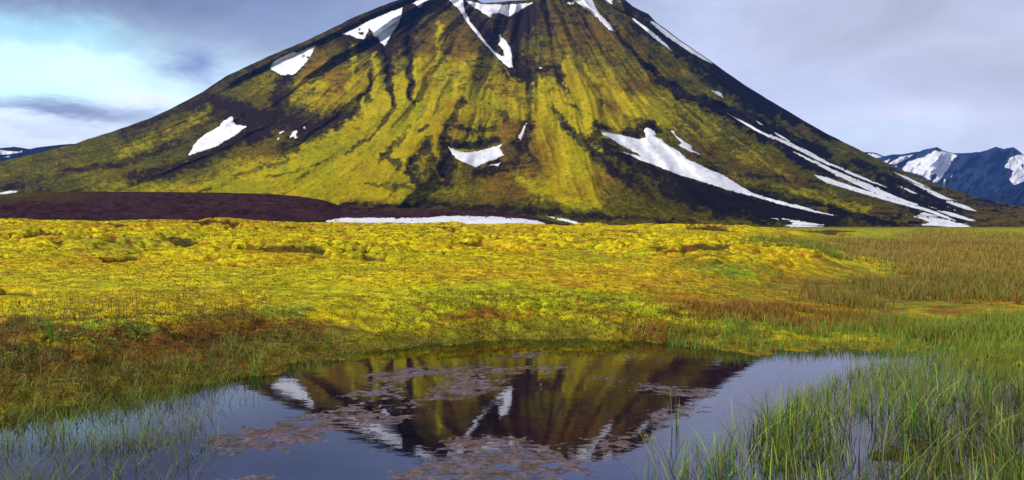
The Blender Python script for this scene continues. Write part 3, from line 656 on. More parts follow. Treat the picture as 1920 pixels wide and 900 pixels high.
HOLES = [(.5, [(248, 490), (300, 487), (352, 490)], 5), (.5, [(470, 492), (520, 497), (602, 495)], 6), (.5, [(108, 478), (160, 472), (212, 474)], 5), (.5, [(300, 468), (360, 474), (415, 479)], 4),
 (.5, [(0, 500), (22, 502)], 4), (.5, [(745, 440), (800, 437), (850, 442)], 5), (.5, [(1235, 492), (1282, 496)], 5), (.5, [(1288, 494), (1352, 494)], 6), (.5, [(955, 466), (1035, 470)], 4), (.5, [(1050, 461), (1110, 467), (1165, 465)], 4),
 (.5, [(560, 480), (640, 477)], 3), (.5, [(60, 458), (130, 462)], 3), (.5, [(840, 478), (900, 482)], 4), (.5, [(690, 505), (730, 508)], 4), (.5, [(200, 510), (250, 508)], 3), (.5, [(1400, 470), (1450, 474)], 4), (.5, [(1140, 440), (1230, 446)], 4),
 (.5, [(1300, 436), (1380, 441)], 4), (.5, [(1470, 434), (1600, 438)], 4), (.5, [(360, 440), (440, 444)], 4), (.5, [(0, 417), (60, 420)], 4), (.5, [(1000, 505), (1060, 509)], 4), (.5, [(1120, 520), (1150, 522)], 3), (.5, [(420, 515), (470, 518)], 3), (.5, [(560, 452), (650, 456)], 4), (.5, [(190, 440), (260, 446)], 4), (.5, [(10, 560), (50, 562)], 4), (.5, [(890, 458), (930, 461)], 3)]
def hole(X, Y):
    out = np.zeros(X.shape); Ys = np.maximum(Y, .8); m = (Y > 7) & (Y < 70)
    if not m.any(): return out
    x, y_ = X[m], Ys[m]; zs, u, low = smooth_ground(x, y_)
    u = CU + F * x / y_ + 10 * fbm(x / .5, y_ / .5, 3, 2); v = HV + F * (CH - zs) / y_ + 3.0 * fbm(x / .7, y_ / .9, 3, 3) ; o = np.zeros(x.shape)
    for st, pts, hw in HOLES:
        d, _ = pdist(u / 3, v, [(p[0] / 3, p[1]) for p in pts]); o = np.maximum(o, 1 - ss(d, hw * .4, hw * 1.15))
    out[m] = o; return out
def ground(X, Y, want=False):
    X = np.asarray(X, np.float64); Y = np.asarray(Y, np.float64)
    z, u, low = smooth_ground(X, Y)
    near = (Y < 16) & (Y > -6)
    sd = np.full(X.shape, 50., np.float64)
    if near.any(): sd[near] = sdpond(X[near], Y[near])
    sd = sd + (.24 * fbm(X / .9, Y / .9, 4, 2) + .16 * fbm(X / .28, Y / .28, 3, 5)) * ss(Y, 2, 4) * (np.abs(sd) < 4)
    bankw = 1.9 - .5 * ss(u, 500, 900) + 1.5 * low
    k = ss(sd, -.05, bankw)
    kk = np.clip(sd / .35, 0, 1) * .05
    for (bu, by, wx, wy, hh) in BUMPS:
        bx = (bu - CU) / F * by
        z = z + hh * np.exp(-((X - bx) / wx) ** 2 - ((Y - by) / wy) ** 2)
    # moss cushion front: a rounded lobe of the plateau against the hollow
    lob = ss(X - np.interp(Y, [8, 11, 16, 22, 30, 45], [.6, 2.2, 5.6, 10.4, 11.5, 16]) + .8 * fbm(X / 2, Y / 2, 3, 5), 1.2, -1.2)
    z = z + .16 * lob * ss(Y, 9, 14) * (1 - ss(Y, 40, 60))
    far = 1 - ss(Y, 80, 160)
    mask = ss(fbm(X / 5.5, Y / 6.5, 3, 1), -.15, .45)
    region = (.25 + .75 * ss(Y, 13, 22)) * (lob * .9 + .1)
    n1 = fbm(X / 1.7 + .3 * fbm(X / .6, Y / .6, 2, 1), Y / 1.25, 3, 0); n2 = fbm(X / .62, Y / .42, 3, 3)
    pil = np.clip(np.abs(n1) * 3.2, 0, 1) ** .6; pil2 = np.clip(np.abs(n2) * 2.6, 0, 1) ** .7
    A1 = (.045 + .14 * mask) * region * (1 - .4 * ss(Y, 28, 45)); A2 = (.026 + .10 * mask * region + .03 * region) * (.4 + .6 * lob)
    hum = A1 * pil + A2 * pil2 + .012 * fbm(X / .16, Y / .2, 3, 4) + .05 * fbm(X / 3, Y / 3, 2, 6) * region
    ho_ = hole(X, Y)
    zb = (z + (hum - .05 - .13 * ho_) * far) * k + kk
    depth = -.03 - .30 * ss(-sd, 0, 2.2)
    # shallow muddy shelf under the sedges on the right
    sx, sy = CU + F * X / np.maximum(Y, .5), HV + F * CH / np.maximum(Y, .5)
    shelf = ss(X - np.interp(Y, [0, 2, 3.3, 4.1, 5.2, 6.2, 7], [.0, .25, .75, 1.1, 2.0, 3.6, 6]), -.1, .7)
    depth = depth * (1 - shelf) + shelf * (-.035 + .055 * fbm(X / .35, Y / .35, 4, 5))
    lshelf = ss(-X - np.interp(Y, [3, 5, 6.5], [2.6, 3.0, 3.4]), -.4, .6)
    depth = depth * (1 - .75 * lshelf)
    zz = np.where(sd > 0, zb, depth)
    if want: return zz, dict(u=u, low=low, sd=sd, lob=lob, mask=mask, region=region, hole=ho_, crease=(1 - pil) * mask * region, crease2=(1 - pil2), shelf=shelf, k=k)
    return zz

# ground colour regions, as strokes on the plain given in image pixel coordinates (u, v)
YEL = np.array([.64, .51, .006]); LIM = np.array([.34, .40, .012]); GRN = np.array([.16, .27, .02]); OCH = np.array([.50, .27, .010])
BRN = np.array([.17, .07, .012]); RED = np.array([.24, .07, .012]); OLV = np.array([.16, .15, .015]); DRK = np.array([.035, .026, .010]); TAN = np.array([.30, .19, .04])
GS = [ # colour, strength, half height px, path
 (LIM, .6, 12, [(180, 424), (420, 420)]), (GRN, .6, 8, [(180, 424), (290, 426)]), (OCH, .6, 16, [(330, 435), (480, 425)]),
 (OCH, .35, 10, [(0, 445), (300, 440), (700, 436), (1000, 440)]),
 (LIM, .6, 12, [(1050, 495), (1200, 500)]), (LIM, .75, 14, [(1320, 525), (1440, 530)]), (GRN, .6, 11, [(1340, 520), (1420, 528)]), (GRN, .55, 8, [(1590, 512), (1680, 512)]),
 (OCH, .5, 8, [(1440, 525), (1560, 528)]), (OLV, .6, 10, [(1280, 510), (1340, 515)]),
 (OCH, .55, 12, [(1480, 500), (1640, 498)]), (YEL, .9, 10, [(1200, 475), (1500, 485), (1640, 500)]),
 (OLV, .7, 20, [(1450, 465), (1560, 470), (1640, 480)]), (TAN, .75, 16, [(1640, 460), (1800, 462), (1920, 470)]), (BRN, .35, 14, [(1700, 485), (1920, 490)]),
 (LIM, .7, 8, [(1600, 440), (1920, 438)]), (OCH, .8, 6, [(1720, 505), (1860, 508)]), (GRN, .5, 12, [(1880, 455), (1960, 462)]),
 (OLV, .75, 24, [(1560, 535), (1720, 545), (1920, 540)]), (BRN, .45, 16, [(1500, 545), (1700, 560)]),
 (OCH, .7, 14, [(1250, 565), (1400, 570), (1560, 572)]), (RED, .45, 12, [(1300, 575), (1560, 580)]), (LIM, .8, 12, [(1450, 600), (1560, 596), (1640, 606)]), (YEL, .7, 7, [(1520, 592), (1600, 600)]),
 (LIM, .6, 16, [(1240, 600), (1340, 610)]), (RED, .7, 12, [(1780, 580), (1880, 590)]), (OCH, .8, 12, [(1880, 575), (1960, 580)]), (GRN, .7, 20, [(1600, 630), (1750, 620), (1920, 620)]),
 (GRN, .8, 20, [(1820, 650), (1960, 640)]), (LIM, .4, 14, [(1300, 632), (1500, 630)]),
 (RED, .85, 14, [(840, 592), (900, 590), (950, 600)]), (OCH, .6, 10, [(900, 615), (1000, 605)]), (OLV, .5, 12, [(640, 600), (820, 615), (1000, 625)]), (LIM, .5, 20, [(560, 570), (900, 565), (1200, 575)]),
 (BRN, .9, 26, [(0, 650), (120, 655), (260, 650), (360, 645)]), (RED, .7, 14, [(260, 628), (360, 622), (460, 615), (540, 620)]), (BRN, .85, 18, [(330, 640), (480, 640), (600, 640)]), (OLV, .7, 20, [(0, 720), (200, 705), (400, 685), (600, 660)]),
 (DRK, .4, 9, [(0, 655), (200, 668), (420, 640)]), (BRN * 1.3, .9, 32, [(-100, 690), (100, 690), (350, 665)]), (OLV * 1.3, .85, 24, [(-100, 745), (100, 735), (300, 702), (560, 665)]), (DRK, .6, 9, [(380, 655), (520, 650)]), (DRK, .5, 10, [(40, 680), (200, 690)]),
 (OLV, .85, 15, [(620, 645), (850, 628), (1100, 622), (1400, 640)]), (RED, .5, 8, [(1060, 585), (1110, 590)]), (OCH, .6, 8, [(1150, 605), (1230, 615)]),
 (GRN, .8, 9, [(60, 640), (150, 632), (270, 624)]), (GRN, .6, 8, [(480, 590), (560, 592)]), (OLV, .6, 12, [(380, 605), (520, 600)]), (LIM, .6, 14, [(700, 640), (900, 628), (1150, 630)]),
 (LIM, .35, 16, [(100, 560), (350, 555), (600, 545)]), (OLV, .5, 7, [(500, 490), (600, 495)]), (OLV, .5, 7, [(120, 470), (300, 488)]),


]
def ground_cols(X, Y, z, info):
    Ys = np.maximum(Y, .8)
    zs, u, low = smooth_ground(X, Y)
    u = CU + F * X / Ys; v = HV + F * (CH - (zs * info['k'])) / Ys
    sc_ = np.clip((v - HV) / 60, .15, 3)
    u = np.clip(u, 8, 1912)
    u2 = u + 26 * fbm(X / 1.2, Y / 1.2, 4, 6); v2 = v + 9 * sc_ * fbm(X / 1.0 + 5, Y / 1.0, 4, 7)
    C = np.broadcast_to(YEL, X.shape + (3,)).copy()
    n = fbm(X / 2.6, Y / 2.6, 4, 2)
    lo = (1 - info['lob'])[..., None] * ss(Ys, 8, 12)[..., None]
    C = C * (1 - .75 * lo) + .75 * lo * (OLV * 1.1)
    f = (ss(n, .05, .6) * .45)[..., None]; C = C * (1 - f) + LIM * f
    f = (ss(-n, .10, .6) * .5)[..., None]; C = C * (1 - f) + OCH * f
    brk = fbm(X / .5, Y / .5, 4, 4)
    for (c_, st, hw, pts) in GS:
        xs = [p[0] for p in pts]; ys = [p[1] for p in pts]; W2 = hw * 6
        sel = (u2 > min(xs) - W2) & (u2 < max(xs) + W2) & (v2 > min(ys) - 2 * hw) & (v2 < max(ys) + 2 * hw)
        if not sel.any(): continue
        d, _ = pdist(u2[sel] / 3, v2[sel], [(p[0] / 3, p[1]) for p in pts])
        kf = (1 - ss(d + hw * .5 * brk[sel], hw * .3, hw * 1.3))[..., None] * st
        C[sel] = C[sel] * (1 - kf) + c_ * kf
    cr = ss(info['crease'], .32, .62)[..., None] * (.95 * ss(brk + info['crease'], .2, .7))[..., None]; C = C * (1 - cr) + DRK * cr  # shade in the creases painted into the moss colour
    hl = (ss(info['hole'], .2, .7) * .92)[..., None]; C = C * (1 - hl) + DRK * hl  # shade inside the holes darkened in the colour too
    c2 = (ss(info['crease2'], .5, .95) * .85)[..., None]; C = C * (1 - c2) + c2 * (C * .25 + .6 * BRN)  # brown shade of the small creases put into the ground colour
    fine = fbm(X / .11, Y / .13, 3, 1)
    gap_shade = (ss(fbm(X / .42 + .5 * brk, Y / .30, 4, 6), .30, .46) * .75 * info['region'])[..., None]; C = C * (1 - gap_shade) + gap_shade * (BRN * .6 + C * .15)  # small wavy shadow gaps painted in dark brown, no relief under them
    C = C * (1 + .28 * fine)[..., None]
    # speckles of dry reddish and green sprigs
    sp = ss(fbm(X / .22, Y / .3, 3, 5), .42, .7)[..., None] * .55; C = C * (1 - sp) + (RED * 1.3) * sp * 1 + 0
    far = ss(Y, 90, 250)[..., None]; C = C * (1 - far) + np.array([.17, .15, .012]) * far
    # pond bed and muddy shelf
    bed = np.array([.72, .26, .012]) * (1 + .35 * fbm(X / .8, Y / .8, 5, 3))[..., None]
    gb = ss(fbm(X / 1.6, Y / 1.2, 4, 0), -.1, .5)[..., None]; bed = bed * (1 - gb * .6) + np.array([.22, .17, .015]) * gb * .6
    mud = np.array([.060, .052, .018]) * (1 + .5 * fine)[..., None]
    shl = info['shelf'][..., None]; bed = bed * (1 - shl) + mud * shl
    w_ = ss(-info['sd'], -.08, .25)[..., None]; C = C * (1 - w_) + bed * w_
    wet = (np.exp(-((info['sd'] - .12) / .34) ** 2) * .8)[..., None]; C = C * (1 - wet) + np.array([.19, .14, .012]) * wet
    return np.clip(C, .002, 1)

Y0 = 3.0
rows = list(np.arange(-2.9, 2.0, .12)) + list(np.arange(2.0, 5.0, .025))
y = 5.0
while y < 60: rows.append(y); y += max(.022, .0042 * y)
while y < 15800: rows.append(y); y *= 1.05
rows = np.array(rows)
a_in = np.arange(-.70, .70, .00135)
acol = np.concatenate([np.linspace(-3, -.72, 60), a_in, np.linspace(.705, 3, 60)])
YY, AA = np.meshgrid(rows, acol, indexing='ij'); XX = np.clip(AA * np.where(YY < 60, YY + Y0 * (1 - ss(YY, 3, 10)), YY), -15500, 15500)
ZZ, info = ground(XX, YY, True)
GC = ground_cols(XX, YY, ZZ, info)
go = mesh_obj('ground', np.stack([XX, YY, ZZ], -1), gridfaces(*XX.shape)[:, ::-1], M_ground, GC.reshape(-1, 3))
tag(go, 'hummocky plain of yellow moss with the dark peaty bed of the pond', 'ground', kind='structure')
del ZZ, GC

wx = np.array([[-30, -3, 0], [40, -3, 0], [40, 11.5, 0], [-30, 11.5, 0]], np.float32)
wo = mesh_obj('water', wx, [[0, 1, 2, 3]], M_water)
tag(wo, 'still shallow pond reflecting the mountain and sky', 'pond', kind='structure')

# ------------------------------------------------------------ floating algae mats
def mat_obj(poly, label, ex=.32):
    P = [W(u, v) for u, v in poly]; xs = [p[0] for p in P]; ys = [p[1] for p in P]
    c = .012; cy_ = .017
    cx = np.arange(min(xs) - .25, max(xs) + .25, c); cy = np.arange(min(ys) - .3, max(ys) + .3, cy_)
    X, Y = np.meshgrid(cx + c / 2, cy + cy_ / 2)
    d, _ = pdist(X, Y, P + [P[0]]); sd = np.where(inside(X, Y, P), d, -d)
    n = fbm(X / .35, Y / .4, 4, 2, .65); n2 = fbm(X / .085, Y / .05, 4, 4, .8)
    ins = (sd * 2.6 + .55 * n + .50 * n2 + ex) > .10
    ins &= (sd > -.25) & (fbm(X / .10, Y / .05, 3, 6, .6) > -.62) & (fbm(X / .5, Y / .22, 4, 1, .6) > -.62)
    if not ins.any(): return
    ny, nx = ins.shape
    pin = np.pad(ins, 1); full = pin[:-1, :-1] & pin[1:, :-1] & pin[:-1, 1:] & pin[1:, 1:]
    GX, GY = np.meshgrid(np.append(cx, cx[-1] + c), np.append(cy, cy[-1] + cy_))
    h = np.where(full, .0025 + .0015 * fbm(GX / .05, GY / .05, 2, 3), -.002)
    V = np.stack([GX, GY, h], -1).reshape(-1, 3)
    idx = np.arange((ny + 1) * (nx + 1)).reshape(ny + 1, nx + 1)
    q = np.stack([idx[:-1, :-1], idx[:-1, 1:], idx[1:, 1:], idx[1:, :-1]], -1)[ins]
    used, inv = np.unique(q, return_inverse=True); V = V[used]
    org = np.array([V[:, 0].mean(), V[:, 1].mean(), 0.])
    o = mesh_obj('algae_mat', V - org, inv.reshape(-1, 4), M_algae); o.location = org
    tag(o, label, 'algae mat', 'algae mats floating on the pond')
mat_obj([(720, 940), (760, 890), (800, 872), (850, 838), (880, 822), (930, 816), (980, 826), (1040, 838), (1080, 852), (1100, 872), (1095, 940)], 'largest purplish algae mat floating at the bottom middle of the pond', .1)
mat_obj([(400, 834), (480, 806), (560, 788), (620, 778), (680, 766), (730, 776), (755, 795), (700, 802), (640, 812), (600, 828), (540, 838), (460, 842)], 'reddish streaky algae mat over the blue reflection at left')
mat_obj([(636, 768), (645, 742), (690, 722), (740, 712), (752, 722), (735, 742), (700, 760), (672, 776)], 'rounded mauve algae mat left of the reflected summit', .1)
mat_obj([(715, 703), (750, 692), (795, 688), (812, 694), (795, 704), (750, 710)], 'small grey algae mat behind the rounded mauve one')
mat_obj([(830, 696), (880, 690), (950, 690), (955, 697), (912, 706), (902, 716), (915, 728), (880, 748), (820, 756), (775, 752), (835, 735), (852, 720), (838, 706)], 'broad grey algae mat in the middle above the reflected snow')
mat_obj([(962, 686), (1010, 682), (1060, 690), (1140, 700), (1200, 714), (1300, 728), (1355, 732), (1320, 746), (1240, 736), (1150, 718), (1060, 704), (980, 698)], 'long thin algae band stretching right across the pond', .0)
mat_obj([(942, 667), (990, 658), (1070, 653), (1045, 661), (995, 671)], 'thin grey algae streak near the far bank', .05)
mat_obj([(1143, 669), (1190, 666), (1232, 671), (1180, 675)], 'tiny algae streak near the far bank, right of the other streak', .05)
mat_obj([(1100, 838), (1150, 812), (1200, 782), (1260, 774), (1305, 762), (1290, 785), (1240, 810), (1200, 832), (1120, 852)], 'ragged grey algae mat right of the reflected mountain tip', -.05)
mat_obj([(420, 1000), (400, 905), (470, 885), (520, 900), (520, 1000)], 'dark algae clump at the bottom left edge of the pond', -.1)

# ------------------------------------------------------------ grass
def blades(X, Y, Z, H, Wd, lean, segs, colb, colt, rnd, curl=1.0, dirn=None):
    """ribbons: one tapered, bending blade per point; returns verts, quads, colours"""
    n = len(X); th = rnd.rand(n) * 2 * np.pi; ld = rnd.rand(n) * 2 * np.pi if dirn is None else dirn
    fx, fy = np.cos(th), np.sin(th); lx, ly = np.cos(ld), np.sin(ld)
    V = np.empty((n, segs + 1, 2, 3)); C = np.empty((n, segs + 1, 2, 3))
    for k in range(segs + 1):
        t = k / segs
        off = H * lean * (t ** (1 + curl)); hz = H * (t - .28 * np.clip(lean, 0, 1.4) ** 2 * t * t)
        wd = Wd * (1 - t ** 1.6) * .5 + .0002
        cx = X + lx * off; cy = Y + ly * off
        for s_, sg in ((0, -1), (1, 1)):
            V[:, k, s_, 0] = cx + sg * fx * wd; V[:, k, s_, 1] = cy + sg * fy * wd; V[:, k, s_, 2] = Z + hz
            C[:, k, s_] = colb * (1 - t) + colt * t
    base = (np.arange(n) * (segs + 1) * 2)[:, None]
    q = np.array([[2 * k, 2 * k + 1, 2 * k + 3, 2 * k + 2] for k in range(segs)])
    Q = (base[:, :, None] + q[None]).reshape(-1, 4)
    return V.reshape(-1, 3), Q, C.reshape(-1, 3)
def pick(rnd, n, cols, wts, jit=.25):
    i = rnd.choice(len(cols), n, p=np.array(wts) / sum(wts)); c = np.array(cols)[i]
    return c * (1 + jit * (rnd.rand(n, 1) * 2 - 1)) * (1 + .12 * (rnd.rand(n, 3) * 2 - 1))
def pts_px(rnd, n, poly, zref=0.):
    """random points, evenly spread over the patch of plain whose outline is given in image pixels"""
    P = [W(u, v, zref) for u, v in poly]; xs = [p[0] for p in P]; ys = [p[1] for p in P]
    X = np.zeros(0); Y = np.zeros(0)
    while len(X) < n:
        x = rnd.uniform(min(xs), max(xs), n * 2); y_ = rnd.uniform(min(ys), max(ys), n * 2)
        i = inside(x, y_, P); X = np.append(X, x[i]); Y = np.append(Y, y_[i])
    return X[:n], Y[:n]
def join(parts):
    V, Q, C = [], [], []; b = 0
    for v, q, c in parts: V.append(v); Q.append(q + b); C.append(c); b += len(v)
    return np.concatenate(V), np.concatenate(Q), np.concatenate(C)

G1 = np.array([.15, .32, .025]); G2 = np.array([.26, .38, .04]); G3 = np.array([.07, .14, .025]); Y1 = np.array([.40, .36, .05]); B1 = np.array([.22, .11, .03]); B2 = np.array([.34, .17, .03]); T1 = np.array([.42, .33, .14]); K1 = np.array([.03, .022, .016]); R1 = np.array([.30, .10, .02])

def stuff(name, parts, label, cat, mat=M_leaf):
    V, Q, C = join(parts); o = mesh_obj(name, V, Q, mat, C, smooth=False); return tag(o, label, cat, kind='stuff')

# sedge mass in the right foreground
rnd = np.random.RandomState(11)
poly = [(1200, 1000), (1250, 915), (1320, 870), (1400, 832), (1480, 800), (1600, 775), (1700, 765), (1800, 745), (2500, 735), (2700, 900), (2900, 1150), (1150, 1150)]
X, Y = pts_px(rnd, 25000, poly)
cl = fbm(X / .16, Y / .16, 3, 2); cl2 = fbm(X / .55, Y / .55, 3, 7); keep = rnd.rand(len(X)) < (.10 + .95 * ss(cl, -.15, .4)) * (.35 + .65 * ss(cl2, -.35, .15)); X, Y = X[keep], Y[keep]; n = len(X)
edge = ss(X - np.interp(Y, [2, 3.3, 4.1, 5.2], [.3, .75, 1.1, 2.0]), 0, 1.0)
H = (.10 + .36 * rnd.rand(n) ** 1.5) * (.8 + .2 * edge) * (1 + .55 * fbm(X / .4, Y / .4, 2, 6)).clip(.4, 1.6); H = np.minimum(H, .40); Wd = .0030 + .0065 * rnd.rand(n) ** 1.5
cb = pick(rnd, n, [G3 * .5, G1 * .45, K1], [3, 2, 2], .5); ct = pick(rnd, n, [G1 * .9, G2 * 1.35, Y1, T1, K1, OLV, G3], [4, 4, 2.2, 2, 1, 2, 1.5], .45)
lean_ = .05 + 1.0 * rnd.rand(n) ** 1.8
p1 = blades(X, Y, np.maximum(ground(X, Y), -.05), H, Wd, lean_, 5, cb, ct, rnd, 1.0, 9 * fbm(X / .5, Y / .5, 2, 3) + rnd.normal(0, 1.1, n))
X, Y = pts_px(rnd, 10000, poly); e_ = ss(X - np.interp(Y, [2, 3.3, 4.1, 5.2, 6], [.5, 1.05, 1.5, 2.4, 3.4]), 0, .5); k_ = rnd.rand(len(X)) < e_; X, Y = X[k_], Y[k_]; n = len(X)   # dead thatch between the stems
p2 = blades(X, Y, np.maximum(ground(X, Y), 0), rnd.uniform(.05, .2, n), rnd.uniform(.0015, .0045, n), rnd.uniform(.8, 2.4, n), 4, pick(rnd, n, [B1 * .5, K1, OLV * .6], [1, 1, 1]), pick(rnd, n, [B1, T1 * .7, K1, OLV], [2, 1.3, 2, 2]), rnd, .6)
n = 220; X, Y = pts_px(rnd, n, poly)   # a few long dark bent rushes
p3 = blades(X, Y, np.zeros(n), rnd.uniform(.25, .45, n), rnd.uniform(.004, .007, n), rnd.uniform(.3, 1.2, n), 6, pick(rnd, n, [K1 * 1.3, G3 * .6], [2, 1]), pick(rnd, n, [K1, B1 * .5], [2, 1]), rnd)
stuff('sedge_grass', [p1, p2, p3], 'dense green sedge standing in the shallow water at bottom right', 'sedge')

# sparse fine emergent grass further out on the right, and the bright green fringe
rnd = np.random.RandomState(12)
X, Y = pts_px(rnd, 9000, [(1400, 810), (1500, 745), (1600, 695), (1660, 680), (1800, 672), (2500, 668), (2500, 740), (1800, 750), (1640, 775), (1500, 812)]); n = len(X)
p1 = blades(X, Y, np.maximum(ground(X, Y), -.03), rnd.uniform(.05, .22, n), rnd.uniform(.003, .006, n), rnd.uniform(.05, .6, n), 3, pick(rnd, n, [G3, OLV], [1, 1]), pick(rnd, n, [G1, G2, OLV, T1, Y1], [3, 3, 2, 1, 1]), rnd)
X, Y = pts_px(rnd, 9000, [(1250, 652), (1400, 660), (1600, 656), (1720, 672), (1860, 676), (2500, 680), (2500, 600), (1700, 612), (1500, 630), (1250, 632)]); n = len(X)
p2 = blades(X, Y, ground(X, Y), rnd.uniform(.05, .18, n), rnd.uniform(.005, .009, n), rnd.uniform(.05, .6, n), 3, pick(rnd, n, [G3, G1, OLV], [1, 1, 1]), pick(rnd, n, [G2, G1, Y1], [3, 3, 1]), rnd)
stuff('shore_grass', [p1, p2], 'fine bright green grass fringing the right shore of the pond', 'grass')

# marsh grass in the hollow on the right
rnd = np.random.RandomState(13)
def crev(X, Y, on):
    if not on: return np.zeros(X.shape, bool)
    i = ground(X, Y, True)[1]; return (i['crease2'] > .42) | (i['hole'] > .3) | (i['crease'] > .25) | (fbm(X / .42, Y / .30, 4, 6) > .34)
def field(n, poly, zr, h0, h1, w0, w1, cb, wb, ct, wt, lean=(.05, .6), segs=2, soft=.55, avoid=False, jit=.3):
    X, Y = pts_px(rnd, n, poly, zr); Zg = ground(X, Y)
    P = [W(u, v, zr) for u, v in poly]; sy_ = .35    # thin out raggedly towards the edges of the patch
    d, _ = pdist(X, Y * sy_, [(p[0], p[1] * sy_) for p in P + [P[0]]])
    fz = soft * np.mean([p[1] for p in P]) / 10
    ok = (Zg > -.02) & (~crev(X, Y, avoid) & (rnd.rand(n) < ss(d / fz + .8 * fbm(X / (fz * 1.5), Y / (fz * 3), 3, 5) + .3 * fbm(X / .3, Y / .3, 2, 1), .05, .95))); X, Y, Zg = X[ok], Y[ok], Zg[ok]; n = len(X)
    return blades(X, Y, Zg, rnd.uniform(h0, h1, n), rnd.uniform(w0, w1, n), rnd.uniform(*lean, n), segs, pick(rnd, n, cb, wb, jit), pick(rnd, n, ct, wt, jit), rnd)
parts = [
 field(13000, [(1180, 578), (1400, 560), (1600, 562), (1760, 575), (1760, 600), (1500, 592), (1200, 600)], .3, .04, .13, .007, .013, [BRN, OLV], [1, 1], [B2, R1, OCH * .8, T1], [3, 2, 3, .5]),
 field(28000, [(1480, 540), (1700, 510), (2500, 505), (2500, 575), (1700, 585), (1500, 565)], .2, .08, .22, .009, .018, [OLV, BRN], [1, 1], [OLV * 1.3, B2, T1, G1], [4, 3, .8, 2]),
 field(34000, [(1490, 470), (1560, 455), (1750, 448), (2500, 446), (2500, 505), (1700, 508), (1640, 492)], .5, .10, .28, .016, .032, [OLV, TAN * .5], [1, 1], [OLV * 1.4, TAN * 1.5, B2 * 1.2, T1, G1], [2, 5, 3, 2, 1]),
 field(14000, [(1330, 490), (1450, 465), (1560, 460), (1640, 480), (1560, 486), (1440, 480)], .5, .08, .2, .014, .026, [OLV], [1], [OLV * 1.5, G1, TAN], [3, 3, 1]),
 field(19000, [(1560, 590), (2500, 570), (2500, 640), (1560, 640)], .15, .06, .18, .006, .011, [OLV], [1], [G1, G2, OLV * 1.3, B2], [3, 3, 2, 1.5]),
 field(1400, [(1300, 560), (1600, 470), (2500, 450), (2500, 560), (1600, 580)], .3, .22, .42, .010, .018, [TAN * .7], [1], [T1, T1 * 1.2, B2], [3, 2, 1], (.2, .9), 3),
]
stuff('marsh_grass', parts, 'rusty brown and olive marsh grass in the damp hollow on the right', 'grass')

# left bank grass
rnd = np.random.RandomState(14)
DB = np.array([.07, .035, .012])
parts = [
 field(27000, [(-500, 640), (200, 626), (420, 612), (620, 610), (680, 640), (480, 705), (330, 730), (150, 770), (-500, 800)], .12, .015, .06, .004, .009, [DB, DB * .5, OLV * .5], [2, 1, 1], [BRN * 2.0, OLV * 1.2, Y1, B2, R1, DB, T1], [4, 3, 2.5, 2, 2, 2, 1], (.5, 2.4), 3, .4, False, .5),
 field(11000, [(-500, 720), (120, 705), (330, 680), (480, 660), (540, 700), (330, 740), (120, 790), (-500, 815)], .03, .03, .12, .003, .007, [OLV * .5], [1], [Y1 * 1.1, G2, OLV * 1.5, B2, T1, DB], [4, 2, 3, 2, 1.5, 1], (.1, 1.2), 3, .3, False, .5),
 field(11000, [(540, 700), (640, 630), (800, 590), (1000, 588), (1250, 590), (1450, 610), (1450, 655), (1000, 645), (800, 655), (680, 672)], .1, .02, .07, .006, .013, [OLV * .5], [1], [YEL * .8, LIM * .8, G1, OLV, R1, BRN], [3, 3, 1, 3, 1, 1], (.4, 2.0), 2, .3, False, .5),
 field(1300, [(-500, 760), (0, 610), (500, 590), (660, 640), (500, 710), (200, 780)], .1, .12, .30, .0035, .007, [G3, BRN], [1, 1], [G1, T1 * .8, Y1, G2, BRN], [3, 2, 2, 2, 2], (.1, 1.1), 4, .3),
]
stuff('bank_grass', parts, 'short brown and olive grass on the bank around the left of the pond', 'grass')
# blades standing in the water all along the shoreline
n = 130000; X = rnd.uniform(-6, 8, n); Y = rnd.uniform(3.5, 10.5, n); sd_ = sdpond(X, Y)
un = CU + F * X / Y
wid = np.interp(un, [0, 400, 700, 1200, 1500, 1800], [.9, .6, .22, .25, .35, .6])
ok = (sd_ < .12) & (sd_ > -wid) & (rnd.rand(n) < (1 - ss(-sd_, 0, wid)) * (.35 + ss(fbm(X / .5, Y / .5, 3, 4), -.2, .4)))
X, Y = X[ok], Y[ok]; n = len(X)
p = blades(X, Y, np.full(n, -.02), rnd.uniform(.03, .14, n), rnd.uniform(.003, .006, n), rnd.uniform(.1, 1.2, n), 3, pick(rnd, n, [OLV * .7, G3], [1, 1]), pick(rnd, n, [G1, OLV * 1.4, G2, Y1, B2], [2, 3, 2, 2, 1]), rnd)
stuff('shoreline_grass', [p], 'thin olive grass standing in the shallows along the far and left shoreline', 'grass')

# moss strands giving the carpet its nap
rnd = np.random.RandomState(15)
YELs = YEL * 1.1
parts = [
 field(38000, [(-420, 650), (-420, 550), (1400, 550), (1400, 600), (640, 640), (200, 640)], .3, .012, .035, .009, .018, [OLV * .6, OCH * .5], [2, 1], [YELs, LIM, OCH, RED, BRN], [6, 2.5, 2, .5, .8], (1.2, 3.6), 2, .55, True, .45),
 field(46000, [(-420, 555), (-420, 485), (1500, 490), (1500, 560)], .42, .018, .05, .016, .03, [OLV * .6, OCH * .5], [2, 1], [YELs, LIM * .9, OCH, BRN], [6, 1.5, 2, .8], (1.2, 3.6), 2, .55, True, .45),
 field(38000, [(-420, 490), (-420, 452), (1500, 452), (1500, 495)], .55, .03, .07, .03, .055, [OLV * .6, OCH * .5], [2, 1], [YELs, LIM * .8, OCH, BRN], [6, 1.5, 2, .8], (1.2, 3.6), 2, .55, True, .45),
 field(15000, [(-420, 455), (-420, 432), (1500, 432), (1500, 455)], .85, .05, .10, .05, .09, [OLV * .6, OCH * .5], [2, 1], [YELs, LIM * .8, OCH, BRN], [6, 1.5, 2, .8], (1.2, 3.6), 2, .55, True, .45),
]
V, Q, C = join(parts); o = mesh_obj('moss_strands', V, Q, M_moss, C, smooth=False)
